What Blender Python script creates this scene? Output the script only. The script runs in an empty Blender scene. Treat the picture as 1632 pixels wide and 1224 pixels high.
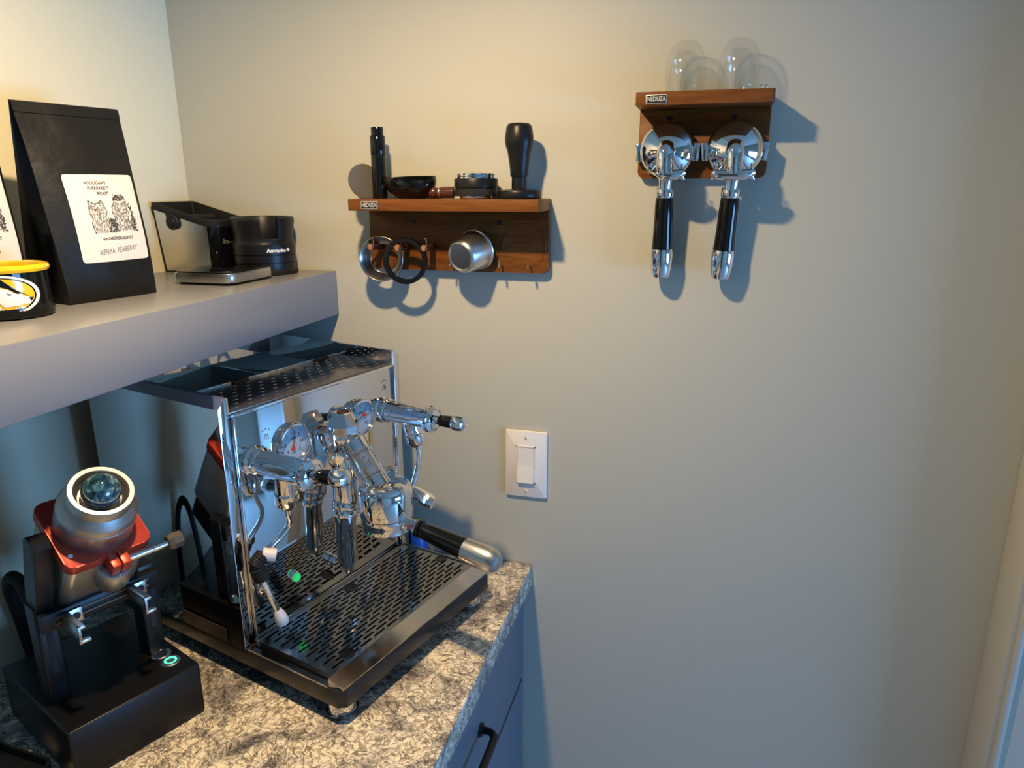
import bpy, bmesh, math, random
from mathutils import Vector, Matrix
random.seed(7)
R = math.radians
SC = bpy.context.scene
COL = SC.collection

# ---------------------------------------------------------------- camera
def look_matrix(yaw, pitch, roll):
    cy, sy, cp, sp = math.cos(yaw), math.sin(yaw), math.cos(pitch), math.sin(pitch)
    f = Vector((-sy * cp, cy * cp, -sp)); rt = Vector((cy, sy, 0)); up = rt.cross(f)
    r2 = rt * math.cos(roll) + up * math.sin(roll); u2 = -rt * math.sin(roll) + up * math.cos(roll)
    return Matrix(((r2.x, u2.x, -f.x), (r2.y, u2.y, -f.y), (r2.z, u2.z, -f.z)))
cam = bpy.data.cameras.new('camera'); cam_o = bpy.data.objects.new('camera', cam); COL.objects.link(cam_o)
cam.sensor_fit = 'HORIZONTAL'; cam.sensor_width = 36.0; cam.lens = 1144.23 / 1632 * 36.0
cam.clip_start = 0.02
cam_o.matrix_world = Matrix.Translation((0.2702, -1.1155, 0.6492)) @ look_matrix(0.268150, 0.269120, -0.0025074).to_4x4()
SC.camera = cam_o
# ---------------------------------------------------------------- world, lights, exposure
wd = bpy.data.worlds.new('world'); SC.world = wd; wd.use_nodes = True
wd.node_tree.nodes['Background'].inputs[0].default_value = (0.45, 0.65, 1.0, 1); wd.node_tree.nodes['Background'].inputs[1].default_value = 0.3
def area(name, loc, target, sx, sy, power, col, shape='RECTANGLE', spread=180):
    l = bpy.data.lights.new(name, 'AREA'); l.shape = shape; l.size = sx
    if shape in ('RECTANGLE', 'ELLIPSE'): l.size_y = sy
    l.energy = power; l.color = col; l.spread = R(spread)
    o = bpy.data.objects.new(name, l); COL.objects.link(o); o.location = loc
    o.rotation_euler = (Vector(target) - Vector(loc)).to_track_quat('-Z', 'Z').to_euler()
    return o
LAMP = (-0.10, -0.56, 1.06)
area('counter_lamp', LAMP, (LAMP[0], LAMP[1], 0), 0.045, 0.045, 12.1, (1.0, 0.725, 0.385), 'DISK')
area('window_daylight', (3.54, -1.20, -0.12), (0, -1.20, -0.12), 0.85, 1.45, 86, (0.19, 0.49, 1.0))
SC.view_settings.view_transform = 'Standard'; SC.view_settings.look = 'None'
SC.view_settings.gamma = 1.0; SC.view_settings.use_curve_mapping = False
SC.view_settings.exposure = 0.0
cy = SC.cycles
cy.caustics_reflective = False; cy.caustics_refractive = False
cy.max_bounces = 12; cy.diffuse_bounces = 4; cy.glossy_bounces = 7; cy.transmission_bounces = 10; cy.transparent_max_bounces = 40
cy.sample_clamp_indirect = 6.0

# ---------------------------------------------------------------- materials
MATS = {}
def mat(name, col, rough=0.5, metal=0.0, bump=0.0, bscale=200.0, vary=0.0, vscale=8.0, coat=0.0, emit=None, estr=0.0, spec=0.5, trans=0.0, aniso=0.0, stretch=None):
    if name in MATS: return MATS[name]
    m = bpy.data.materials.new(name); m.use_nodes = True; nt = m.node_tree; b = nt.nodes['Principled BSDF']
    b.inputs['Base Color'].default_value = (*col, 1); b.inputs['Roughness'].default_value = rough
    b.inputs['Metallic'].default_value = metal; b.inputs['Specular IOR Level'].default_value = spec
    b.inputs['Coat Weight'].default_value = coat; b.inputs['Transmission Weight'].default_value = trans
    if emit: b.inputs['Emission Color'].default_value = (*emit, 1); b.inputs['Emission Strength'].default_value = estr
    tc = nt.nodes.new('ShaderNodeTexCoord'); src = tc.outputs['Object']
    if stretch:
        mp = nt.nodes.new('ShaderNodeMapping'); mp.inputs['Scale'].default_value = stretch
        nt.links.new(src, mp.inputs['Vector']); src = mp.outputs['Vector']
    if vary:
        n = nt.nodes.new('ShaderNodeTexNoise'); n.inputs['Scale'].default_value = vscale; n.inputs['Detail'].default_value = 5
        nt.links.new(src, n.inputs['Vector'])
        mx = nt.nodes.new('ShaderNodeMix'); mx.data_type = 'RGBA'
        mx.inputs[6].default_value = (*[c * (1 - vary) for c in col], 1); mx.inputs[7].default_value = (*[min(1, c * (1 + vary)) for c in col], 1)
        nt.links.new(n.outputs['Fac'], mx.inputs[0]); nt.links.new(mx.outputs[2], b.inputs['Base Color'])
    if bump:
        n = nt.nodes.new('ShaderNodeTexNoise'); n.inputs['Scale'].default_value = bscale; n.inputs['Detail'].default_value = 4
        nt.links.new(src, n.inputs['Vector'])
        bp = nt.nodes.new('ShaderNodeBump'); bp.inputs['Strength'].default_value = bump; bp.inputs['Distance'].default_value = 0.002
        nt.links.new(n.outputs['Fac'], bp.inputs['Height']); nt.links.new(bp.outputs['Normal'], b.inputs['Normal'])
    MATS[name] = m
    return m
def stone_mat():
    m = bpy.data.materials.new('speckled_stone'); m.use_nodes = True; nt = m.node_tree; b = nt.nodes['Principled BSDF']; N = nt.nodes.new; L = nt.links.new
    tc = N('ShaderNodeTexCoord')
    def noise(scale, detail, dist, rough=0.6):
        n = N('ShaderNodeTexNoise'); n.inputs['Scale'].default_value = scale; n.inputs['Detail'].default_value = detail
        n.inputs['Distortion'].default_value = dist; n.inputs['Roughness'].default_value = rough
        L(tc.outputs['Object'], n.inputs['Vector']); return n
    def ramp(src, stops):
        r = N('ShaderNodeValToRGB'); e = r.color_ramp.elements
        while len(e) < len(stops): e.new(0.5)
        for k, (p, c) in enumerate(stops): e[k].position = p; e[k].color = (*c, 1)
        L(src, r.inputs[0]); return r
    def vein(scale, dist, w, col):
        v = noise(scale, 6, dist, .6)
        ab = N('ShaderNodeMath'); ab.operation = 'SUBTRACT'; ab.inputs[1].default_value = .5; L(v.outputs['Fac'], ab.inputs[0])
        a2 = N('ShaderNodeMath'); a2.operation = 'ABSOLUTE'; L(ab.outputs[0], a2.inputs[0])
        return ramp(a2.outputs[0], [(0, col), (w * .35, tuple(c * .5 + .5 * .6 for c in col)), (w, (1, 1, 1))])
    base = ramp(noise(13, 4, 1.2).outputs['Fac'], [(.36, (.30, .27, .26)), (.45, (.62, .55, .49)), (.52, (.98, .88, .74)), (.70, (.95, .80, .62))])
    v1 = vein(55, 1.6, .060, (.08, .06, .055)); v2 = vein(24, 2.2, .030, (.04, .035, .035)); v3 = vein(150, 1.5, .07, (.30, .26, .23))
    def mul(a_, b_, f):
        m_ = N('ShaderNodeMix'); m_.data_type = 'RGBA'; m_.blend_type = 'MULTIPLY'; m_.inputs[0].default_value = f
        L(a_, m_.inputs[6]); L(b_, m_.inputs[7]); return m_
    m2 = mul(mul(mul(base.outputs[0], v1.outputs[0], .72).outputs[2], v2.outputs[0], .85).outputs[2], v3.outputs[0], .25)
    L(m2.outputs[2], b.inputs['Base Color']); b.inputs['Roughness'].default_value = .22
    return m
def wood_mat():
    m = bpy.data.materials.new('stained_wood'); m.use_nodes = True; nt = m.node_tree; b = nt.nodes['Principled BSDF']; N = nt.nodes.new; L = nt.links.new
    tc = N('ShaderNodeTexCoord'); mp = N('ShaderNodeMapping'); mp.inputs['Scale'].default_value = (6, 60, 60); L(tc.outputs['Object'], mp.inputs[0])
    n = N('ShaderNodeTexNoise'); n.inputs['Scale'].default_value = 3; n.inputs['Detail'].default_value = 8; n.inputs['Distortion'].default_value = .6; L(mp.outputs[0], n.inputs['Vector'])
    r = N('ShaderNodeValToRGB'); e = r.color_ramp.elements; e[0].position = .3; e[0].color = (.125, .040, .008, 1); e[1].position = .7; e[1].color = (.20, .070, .016, 1)
    L(n.outputs['Fac'], r.inputs[0]); L(r.outputs[0], b.inputs['Base Color']); b.inputs['Roughness'].default_value = .40; b.inputs['Specular IOR Level'].default_value = .22
    return m
def marble_ball_mat():
    m = bpy.data.materials.new('blue_marbled_glass'); m.use_nodes = True; nt = m.node_tree; b = nt.nodes['Principled BSDF']; N = nt.nodes.new; L = nt.links.new
    tc = N('ShaderNodeTexCoord')
    n = N('ShaderNodeTexNoise'); n.inputs['Scale'].default_value = 75; n.inputs['Detail'].default_value = 7; n.inputs['Distortion'].default_value = 1.6; L(tc.outputs['Object'], n.inputs['Vector'])
    r = N('ShaderNodeValToRGB'); e = r.color_ramp.elements
    for k in range(2): e.new(.5)
    for k, (p, c) in enumerate([(.35, (.004, .012, .02)), (.5, (.015, .06, .10)), (.60, (.06, .16, .20)), (.70, (.40, .36, .26))]): e[k].position = p; e[k].color = (*c, 1)
    L(n.outputs['Fac'], r.inputs[0]); L(r.outputs[0], b.inputs['Base Color']); b.inputs['Roughness'].default_value = .06; b.inputs['Coat Weight'].default_value = .6
    return m
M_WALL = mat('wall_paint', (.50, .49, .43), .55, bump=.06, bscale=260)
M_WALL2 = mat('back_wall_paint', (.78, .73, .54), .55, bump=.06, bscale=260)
M_CEIL = mat('ceiling_paint', (.50, .48, .43), .8)
M_FLOOR = mat('pale_bounce_floor', (.55, .55, .56), .4, vary=.08, vscale=3)  # unseen floor, colour made pale to bounce daylight onto the lower walls
M_SHELF = mat('shelf_paint', (.205, .21, .235), .30, vary=.03, vscale=4)
M_CAB = mat('cabinet_paint', (.115, .13, .17), .45)
M_GAP = mat('dark_gap', (.01, .01, .012), .8)
M_TRIM = mat('trim_paint', (.55, .52, .46), .5)
M_STONE = stone_mat()
M_WOOD = wood_mat()
M_CHROME = mat('polished_chrome', (.78, .78, .79), .045, 1)
M_MIRROR = mat('mirror_steel', (.66, .66, .67), .02, 1)
M_STEEL = mat('brushed_steel', (.58, .57, .55), .28, 1, bump=.05, bscale=400, stretch=(1, 1, 20))
M_SATIN = mat('satin_aluminium', (.44, .43, .42), .40, 1)
M_TRAY = mat('tray_steel', (.40, .39, .38), .12, 1)
M_TOPS = mat('cup_tray_steel', (.25, .22, .20), .20, 1)
M_BASE = mat('dark_base_metal', (.022, .021, .023), .28, .4)
M_BLK = mat('black_plastic', (.006, .006, .007), .40, spec=.25)
M_BLKG = mat('gloss_black', (.004, .004, .0045), .08, spec=.4)
M_BLKM = mat('matte_black_metal', (.007, .007, .008), .36, spec=.3)
M_RUB = mat('black_rubber', (.010, .010, .011), .6, spec=.25)
M_BAG = mat('matte_black_foil', (.008, .0075, .007), .40, bump=.8, bscale=28, spec=.30)
M_PAPER = mat('label_paper', (.66, .62, .57), .6)
M_INK = mat('black_ink', (.03, .03, .03), .7)
M_GREY = mat('grey_ink', (.16, .15, .15), .7)
M_PEN = mat('pen_ink', (.10, .10, .12), .7)
M_RED = mat('red_anodised', (.46, .045, .025), .36, .35)
M_YEL = mat('yellow_glaze', (.85, .50, .01), .15, coat=.4)
M_WHITE = mat('white_plastic', (.80, .77, .75), .3)
M_WPRINT = mat('white_print', (.85, .82, .78), .5)
def glass_mat():
    m = bpy.data.materials.new('thin_clear_glass'); m.use_nodes = True; nt = m.node_tree; N = nt.nodes.new; L = nt.links.new
    nt.nodes.remove(nt.nodes['Principled BSDF']); out = nt.nodes['Material Output']
    tr = N('ShaderNodeBsdfTransparent'); tr.inputs[0].default_value = (.985, .988, .985, 1)
    gl = N('ShaderNodeBsdfGlossy'); gl.inputs['Roughness'].default_value = .02
    lw = N('ShaderNodeLayerWeight'); lw.inputs[0].default_value = .5; mx = N('ShaderNodeMixShader')
    pw = N('ShaderNodeMath'); pw.operation = 'POWER'; pw.inputs[1].default_value = 4.0; L(lw.outputs['Facing'], pw.inputs[0])
    fr = N('ShaderNodeMath'); fr.operation = 'MULTIPLY_ADD'; fr.inputs[1].default_value = .22; fr.inputs[2].default_value = .035; L(pw.outputs[0], fr.inputs[0])
    L(fr.outputs[0], mx.inputs[0]); L(tr.outputs[0], mx.inputs[1]); L(gl.outputs[0], mx.inputs[2]); L(mx.outputs[0], out.inputs[0])
    return m
M_GLASS = glass_mat()
M_BRASS = mat('brass', (.72, .60, .36), .18, 1)
M_BADGE = mat('badge_silver', (.62, .62, .62), .35, .7)
M_BROWN = mat('brown_bronze', (.12, .095, .07), .4, .5)
M_DKWOOD = mat('dark_red_wood', (.07, .022, .014), .25)
M_PEG = mat('peg_end_wood', (.30, .13, .06), .5, vary=.25, vscale=300)
M_GREEN = mat('green_lamp', (.02, .4, .08), .2, emit=(.04, 1, .22), estr=.5)
M_RINGG = mat('green_ring_light', (.1, .7, .5), .3, emit=(.08, .95, .55), estr=1.0)
M_NEEDLE = mat('red_needle', (.6, .02, .02), .4)
M_DIAL = mat('gauge_dial', (.34, .40, .45), .3)
M_SIL = mat('pale_silicone', (.62, .58, .58), .45)
M_BLUE = mat('blue_plastic', (.01, .06, .45), .35)
M_YELP = mat('yellow_green_plastic', (.55, .60, .06), .35)
M_BALL = marble_ball_mat()
M_STICK = mat('clear_sticker', (.50, .51, .52), .15, .9)
M_DOOR = mat('added_door_brown', (.17, .10, .05), .5)

# ---------------------------------------------------------------- mesh helpers
def axis_matrix(p0, p1):
    d = Vector(p1) - Vector(p0)
    return Matrix.Translation(p0) @ d.to_track_quat('Z', 'Y').to_matrix().to_4x4(), d.length
class MB:
    def __init__(s): s.v = []; s.f = []
    def raw(s, vs, fs, M=None):
        o = len(s.v)
        s.v += [tuple(M @ Vector(p)) if M else tuple(p) for p in vs]
        s.f += [tuple(i + o for i in f) for f in fs]
        return s
    def bmadd(s, bm, M=None):
        bm.verts.index_update()
        s.raw([v.co[:] for v in bm.verts], [[v.index for v in f.verts] for f in bm.faces], M); bm.free(); return s
    def box(s, lo, hi, bev=0, M=None, seg=2):
        bm = bmesh.new(); bmesh.ops.create_cube(bm, size=1)
        for v in bm.verts: v.co = Vector([(lo[k] + hi[k]) / 2 + v.co[k] * (hi[k] - lo[k]) for k in range(3)])
        if bev: bmesh.ops.bevel(bm, geom=bm.edges[:], offset=bev, segments=seg, affect='EDGES', profile=.5)
        return s.bmadd(bm, M)
    def prism(s, poly, z0, z1, M=None, bev=0, seg=2):
        bm = bmesh.new()
        a = [bm.verts.new((x, y, z0)) for x, y in poly]; b = [bm.verts.new((x, y, z1)) for x, y in poly]
        n = len(poly); bm.faces.new(a[::-1]); bm.faces.new(b)
        for i in range(n): bm.faces.new((a[i], a[(i + 1) % n], b[(i + 1) % n], b[i]))
        if bev: bmesh.ops.bevel(bm, geom=[e for e in bm.edges if abs(e.verts[0].co.z - e.verts[1].co.z) < 1e-9], offset=bev, segments=seg, affect='EDGES', profile=.5)
        bmesh.ops.recalc_face_normals(bm, faces=bm.faces[:])
        return s.bmadd(bm, M)
    def lathe(s, prof, M=None, seg=32, a0=0.0, a1=2 * math.pi, caps=False):
        full = abs(a1 - a0 - 2 * math.pi) < 1e-6; n = seg if full else seg + 1
        vs = []; rows = []
        for r, z in prof:
            if r < 1e-7: rows.append([len(vs)] * n); vs.append((0, 0, z))
            else:
                rows.append(list(range(len(vs), len(vs) + n)))
                for k in range(n):
                    a = a0 + (a1 - a0) * k / seg; vs.append((r * math.cos(a), r * math.sin(a), z))
        fs = []
        for i in range(len(rows) - 1):
            for k in range(seg):
                k2 = (k + 1) % n; q = [rows[i][k], rows[i][k2], rows[i + 1][k2], rows[i + 1][k]]
                q = [x for j, x in enumerate(q) if x not in q[:j]]
                if len(q) > 2: fs.append(q)
        if caps and not full:
            fs.append([r[0] for r in rows]); fs.append([r[-1] for r in rows][::-1])
        return s.raw(vs, fs, M)
    def cyl(s, p0, p1, r0, r1=None, seg=24, bev=0.0):
        r1 = r0 if r1 is None else r1; M, L = axis_matrix(p0, p1); b = min(bev, L / 3, r0 * .9, r1 * .9) if bev else 0
        pr = [(0, 0), (r0 - b, 0)] + ([(r0, b), (r1, L - b)] if b else [(r1, L)]) + ([(r1 - b, L)] if b else []) + [(0, L)]
        if not b: pr = [(0, 0), (r0, 0), (r1, L), (0, L)]
        return s.lathe(pr, M, seg)
    def rod(s, p0, p1, prof, seg=24):
        M, L = axis_matrix(p0, p1); return s.lathe([(r, t * L) for r, t in prof], M, seg)
    def tube(s, pts, r, seg=12, smooth=6, cap=True):
        P = [Vector(p) for p in pts]; rs = r if isinstance(r, (list, tuple)) else [r] * len(P)
        if smooth > 1 and len(P) > 2:
            Q = []; q = []
            for i in range(len(P) - 1):
                a, b, c, d = P[max(i - 1, 0)], P[i], P[i + 1], P[min(i + 2, len(P) - 1)]
                for k in range(smooth):
                    t = k / smooth
                    Q.append(.5 * ((2 * b) + (c - a) * t + (2 * a - 5 * b + 4 * c - d) * t * t + (3 * b - a - 3 * c + d) * t ** 3)); q.append(rs[i] + (rs[i + 1] - rs[i]) * t)
            Q.append(P[-1]); q.append(rs[-1]); P, rs = Q, q
        vs = []; fs = []; up = None
        for i, p in enumerate(P):
            t = (P[min(i + 1, len(P) - 1)] - P[max(i - 1, 0)]).normalized()
            if up is None: up = t.orthogonal().normalized()
            up = (up - t * up.dot(t)).normalized(); sd = t.cross(up)
            for k in range(seg):
                a = 2 * math.pi * k / seg; vs.append(tuple(p + (up * math.cos(a) + sd * math.sin(a)) * rs[i]))
        for i in range(len(P) - 1):
            for k in range(seg): fs.append((i * seg + k, i * seg + (k + 1) % seg, (i + 1) * seg + (k + 1) % seg, (i + 1) * seg + k))
        if cap: fs.append(tuple(range(seg))[::-1]); fs.append(tuple(range((len(P) - 1) * seg, len(P) * seg)))
        return s.raw(vs, fs)
    def torus(s, R0, r, M=None, seg=40, seg2=12):
        return s.lathe([(R0 + r * math.cos(a), r * math.sin(a)) for a in [2 * math.pi * k / seg2 for k in range(seg2 + 1)]], M, seg)
    def sphere(s, c, r, seg=24, rings=14, sc=(1, 1, 1)):
        M = Matrix.Translation(c) @ Matrix.Diagonal((*sc, 1))
        return s.lathe([(r * math.sin(math.pi * k / rings), -r * math.cos(math.pi * k / rings)) for k in range(rings + 1)], M, seg)
    def strip(s, f, us, ws):      # surface f(a, b) on a grid
        vs = [f(a, b) for b in ws for a in us]; n = len(us)
        return s.raw(vs, [(j * n + i, j * n + i + 1, (j + 1) * n + i + 1, (j + 1) * n + i) for j in range(len(ws) - 1) for i in range(n - 1)])
    def build(s, name, m, parent=None, smooth=35, label=None, recalc=True):
        me = bpy.data.meshes.new(name); me.from_pydata(s.v, [], s.f); me.validate()
        if recalc:
            bm = bmesh.new(); bm.from_mesh(me); bmesh.ops.recalc_face_normals(bm, faces=bm.faces[:]); bm.to_mesh(me); bm.free()
        me.materials.append(m)
        if smooth:
            me.polygons.foreach_set('use_smooth', [True] * len(me.polygons)); me.set_sharp_from_angle(angle=R(smooth))
        o = bpy.data.objects.new(name, me); COL.objects.link(o)
        if parent: o.parent = parent
        if label: o['label'] = label
        return o
def thing(name, label, cat, loc=(0, 0, 0), rz=0, group=None):
    o = bpy.data.objects.new(name, None); COL.objects.link(o); o.empty_display_size = .02
    o.location = loc; o.rotation_euler = (0, 0, rz); o['label'] = label; o['category'] = cat
    if group: o['group'] = group
    return o
def tag(o, label, cat, group=None):
    o['label'] = label; o['category'] = cat
    if group: o['group'] = group
    return o
def struct(mb, name, m, label=None, smooth=35):
    o = mb.build(name, m, None, smooth); o['kind'] = 'structure'
    if label: o['label'] = label
    return o
def rrect(x0, y0, x1, y1, r, n=5):
    out = []
    for cx, cyy, a in ((x1 - r, y0 + r, -90), (x1 - r, y1 - r, 0), (x0 + r, y1 - r, 90), (x0 + r, y0 + r, 180)):
        for k in range(n + 1): t = R(a + 90 * k / n); out.append((cx + r * math.cos(t), cyy + r * math.sin(t)))
    return out
def text_geo(body, size, bold=0.0, shear=0.0, align='CENTER'):
    c = bpy.data.curves.new('t', 'FONT'); c.body = body; c.size = size; c.align_x = align; c.align_y = 'CENTER'; c.offset = bold; c.shear = shear; c.resolution_u = 2
    o = bpy.data.objects.new('t', c); COL.objects.link(o)
    me = bpy.data.meshes.new_from_object(o.evaluated_get(bpy.context.evaluated_depsgraph_get()))
    vs = [v.co[:] for v in me.vertices]; fs = [tuple(p.vertices) for p in me.polygons]
    bpy.data.objects.remove(o); bpy.data.curves.remove(c); bpy.data.meshes.remove(me)
    return vs, fs
def put_text(mb, body, size, fn, at=(0, 0), sx=1.0, bold=0.0, shear=0.0, align='CENTER', rot=0.0):
    vs, fs = text_geo(body, size, bold, shear, align); ca, sa = math.cos(rot), math.sin(rot)
    return mb.raw([fn(at[0] + (x * ca - y * sa) * sx, at[1] + x * sa + y * ca) for x, y, z in vs], fs)
def poly_on(mb, pts, fn):
    bm = bmesh.new(); f = bm.faces.new([bm.verts.new((x, y, 0)) for x, y in pts]); bmesh.ops.triangulate(bm, faces=[f])
    bm.verts.index_update(); mb.raw([fn(v.co.x, v.co.y) for v in bm.verts], [[v.index for v in f.verts] for f in bm.faces]); bm.free(); return mb
def line_on(mb, a, b, w, fn):
    d = Vector((b[0] - a[0], b[1] - a[1])); n = Vector((-d.y, d.x)).normalized() * w / 2
    return mb.raw([fn(a[0] - n.x, a[1] - n.y), fn(b[0] - n.x, b[1] - n.y), fn(b[0] + n.x, b[1] + n.y), fn(a[0] + n.x, a[1] + n.y)], [(0, 1, 2, 3)])

# ================================================================ THE ROOM
FZ, CZ, XB, XR, YR = -0.914, 1.55, -0.63, 3.6, -3.2
struct(MB().box((XB - .1, 0, FZ), (XR + .1, .1, CZ)), 'wall_end', M_WALL, 'grey-beige painted end wall carrying the racks')
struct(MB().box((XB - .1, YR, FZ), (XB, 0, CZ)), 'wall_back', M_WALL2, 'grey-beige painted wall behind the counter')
struct(MB().box((XB - .1, YR - .1, FZ - .1), (XR + .1, .1, FZ)), 'floor', M_FLOOR)
struct(MB().box((XB - .1, YR - .1, CZ), (XR + .1, .1, CZ + .1)), 'ceiling', M_CEIL)
wy0, wy1, wz0, wz1 = -1.64, -.76, -.86, .62
struct(MB().box((XR, YR, FZ), (XR + .1, wy0, CZ)).box((XR, wy1, FZ), (XR + .1, 0, CZ)).box((XR, wy0, FZ), (XR + .1, wy1, wz0)).box((XR, wy0, wz1), (XR + .1, wy1, CZ)), 'wall_right', M_WALL)
w = MB()
for lo, hi in (((wy0 - .06, wz0 - .06), (wy1 + .06, wz0)), ((wy0 - .06, wz1), (wy1 + .06, wz1 + .06)), ((wy0 - .06, wz0), (wy0, wz1)), ((wy1, wz0), (wy1 + .06, wz1))):
    w.box((XR - .02, lo[0], lo[1]), (XR + .02, hi[0], hi[1]))
struct(w, 'window_1', M_TRIM)
struct(MB().box((XB, YR - .1, FZ), (XR, YR, CZ)), 'wall_rear', M_WALL)
d = struct(MB().box((-.45, YR, FZ), (.4, YR + .04, 1.12), .004), 'added_door_1', M_DOOR)  # unseen door, added to give the chrome brown contrast to reflect
# door casing on the end wall
cas = MB().box((.7155, -.075, FZ), (.83, 0, CZ), .003)
struct(cas, 'trim_1', M_TRIM, 'painted door casing standing out from the end wall')
MB().box((.723, -.082, FZ), (.733, -.072, CZ - .01), .003).build('casing_bead', M_TRIM, bpy.data.objects['trim_1'])

# floating shelf
tag(MB().box((XB, -1.7, .435), (-.348, -.001, .510), .0012).build('floating_shelf', M_SHELF), 'thick grey painted floating shelf fixed to the wall over the machine', 'shelf')
# countertop and cabinet
tag(MB().box((XB, -2.0, -.040), (0, -.001, 0), .0015).build('countertop', M_STONE), 'speckled cream and grey stone-look countertop on blue-grey cabinets', 'countertop')
cab = thing('base_cabinet', 'blue-grey base cabinet with drawers under the stone-look countertop', 'cabinet', (-.33, -.5, FZ))
def cbox(lo, hi, bev=0): return MB().box(tuple(lo[k] - (-.33, -.5, FZ)[k] for k in range(3)), tuple(hi[k] - (-.33, -.5, FZ)[k] for k in range(3)), bev)
cbox((XB + .002, -1.1, FZ), (-.034, -.012, -.0405)).build('body', M_GAP, cab)
cbox((-.034, -.012, FZ), (-.016, -.001, -.0405)).build('filler_strip', M_CAB, cab)
for z0, z1 in ((-.222, -.046), (-.56, -.230), (-.90, -.568)):
    df = cbox((-.034, -.96, z0), (-.013, -.018, z1), .0015).build('drawer_front', M_CAB, cab)
    zc = -.130 if z0 > -.3 else (z0 + z1) / 2 + .08
    h = MB()
    L = lambda x, y, z: (x + .33, y + .5, z - FZ)
    ya, yb = -.268, -.568
    h.tube([L(-.013, ya, zc), L(.000, ya, zc), L(.009, ya - .006, zc), L(.012, ya - .022, zc), L(.012, (ya + yb) / 2, zc), L(.012, yb + .022, zc), L(.009, yb + .006, zc), L(.000, yb, zc), L(-.013, yb, zc)], .0055, 12)
    for y_ in (ya, yb): h.cyl(L(-.013, y_, zc), L(-.008, y_, zc), .011, .009)
    h.build('handle', M_BLKM, df, label='black bow handle')

# ================================================================ LIGHT SWITCH
sw = thing('light_switch', 'white rocker light switch plate on the bare wall', 'light switch', (-.0105, 0, .191))
pl = MB().prism(rrect(-.0365, -.0603, .0365, .0603, .003, 3), 0, .0065, Matrix.Rotation(R(90), 4, 'X'), .003)
pl.build('plate', M_WHITE, sw)
fr = MB()
for lo, hi in (((-.0166, -.0335), (-.0148, .0335)), ((.0148, -.0335), (.0166, .0335)), ((-.0166, -.0335), (.0166, -.0317)), ((-.0166, .0317), (.0166, .0335))): fr.box((lo[0], -.0082, lo[1]), (hi[0], -.006, hi[1]))
fr.build('rocker_frame', M_WHITE, sw)
rk = MB(); rk.raw([(-.0143, -.006, .031), (.0143, -.006, .031), (.0143, -.0075, .031), (-.0143, -.0075, .031), (-.0143, -.006, -.031), (.0143, -.006, -.031), (.0143, -.0135, -.031), (-.0143, -.0135, -.031), (-.0143, -.0085, 0), (.0143, -.0085, 0)],
       [(0, 1, 2, 3), (3, 2, 9, 8), (8, 9, 6, 7), (7, 6, 5, 4), (0, 3, 8, 7, 4), (1, 5, 6, 9, 2)]); rk.build('rocker', M_WHITE, sw, smooth=0)
for z in (.0485, -.0485):
    s_ = MB().lathe([(0, 0), (.0032, 0), (.0032, .0006), (.002, .0012), (0, .0012)], Matrix.Translation((0, -.0065, z)) @ Matrix.Rotation(R(90), 4, 'X'), 14).build('screw', M_WHITE, sw)
    MB().box((-.0004, -.0080, z - .0026), (.0004, -.0076, z + .0026)).build('screw_slot', M_GREY, s_)

# ================================================================ WALL RACKS
BADGE_FN = None
def badge(parent, x, y, z):
    b = MB().prism(rrect(-.014, -.0058, .014, .0058, .0015, 3), 0, .0012, Matrix.Translation((x, y, z)) @ Matrix.Rotation(R(90), 4, 'X'), .0003).build('badge', M_BADGE, parent, label='silver-edged maker badge')
    MB().prism(rrect(-.0128, -.0047, .0128, .0047, .0009, 3), 0, .0002, Matrix.Translation((x, y - .0012, z)) @ Matrix.Rotation(R(90), 4, 'X')).build('badge_field', M_BLK, b)
    put_text(MB(), 'NEDUZA', .0083, lambda a, c: (x + a, y - .00155, z + c), sx=.72, bold=.00035).build('badge_lettering', M_BADGE, b, smooth=0)
def wall_hook(parent, x, y, z, up=.009, reach=.022):
    MB().tube([(x, y, z), (x, y - reach * .7, z), (x, y - reach, z + .001), (x, y - reach, z + up)], .0013, 8, 4).build('hook', M_BRASS, parent)
def screw(parent, x, y, z):
    o = MB().lathe([(0, .0005), (.0012, .0005), (.0018, .0012), (.0032, .0012), (.0035, 0)], Matrix.Translation((x, y, z)) @ Matrix.Rotation(R(90), 4, 'X'), 14).build('screw', M_BLKM, parent)
# -- long rack
RK1 = (-.123, 0, .517)
r1 = thing('wall_rack', 'long brown wooden wall rack with a shelf, pegs and hooks', 'rack', RK1)
def l1(x, y, z): return (x - RK1[0], y - RK1[1], z - RK1[2])
X0, X1 = -.274, .027
xz = Matrix.Rotation(R(90), 4, 'X')     # (x, y, z) -> (x, -z, y)
bp1 = [(X0 - RK1[0], .096), (X1 - RK1[0], .096)] + [(X1 - RK1[0] - .009 + .009 * math.cos(R(a)), .009 + .009 * math.sin(R(a))) for a in range(0, -91, -15)] + [(X0 - RK1[0] + .009 + .009 * math.cos(R(a)), .009 + .009 * math.sin(R(a))) for a in range(-90, -181, -15)]
MB().prism(bp1[::-1], .0005, .015, xz, .0008).build('back_board', M_WOOD, r1)
MB().box(l1(X0, -.085, .613), l1(X1, -.0005, .6305), .0009).build('shelf_board', M_WOOD, r1)
badge(r1, *l1(-.238, -.0852, .6215))
for x in (-.195, -.052): screw(r1, *l1(x, -.0152, .594))
for cx in (-.082, -.0115):
    MB().lathe([(.0335, .0002), (.0342, .0010), (.0349, .0002)], Matrix.Translation(l1(cx, -.015, .559)) @ xz, 48).build('recess_rim', M_WOOD, r1)
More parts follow.
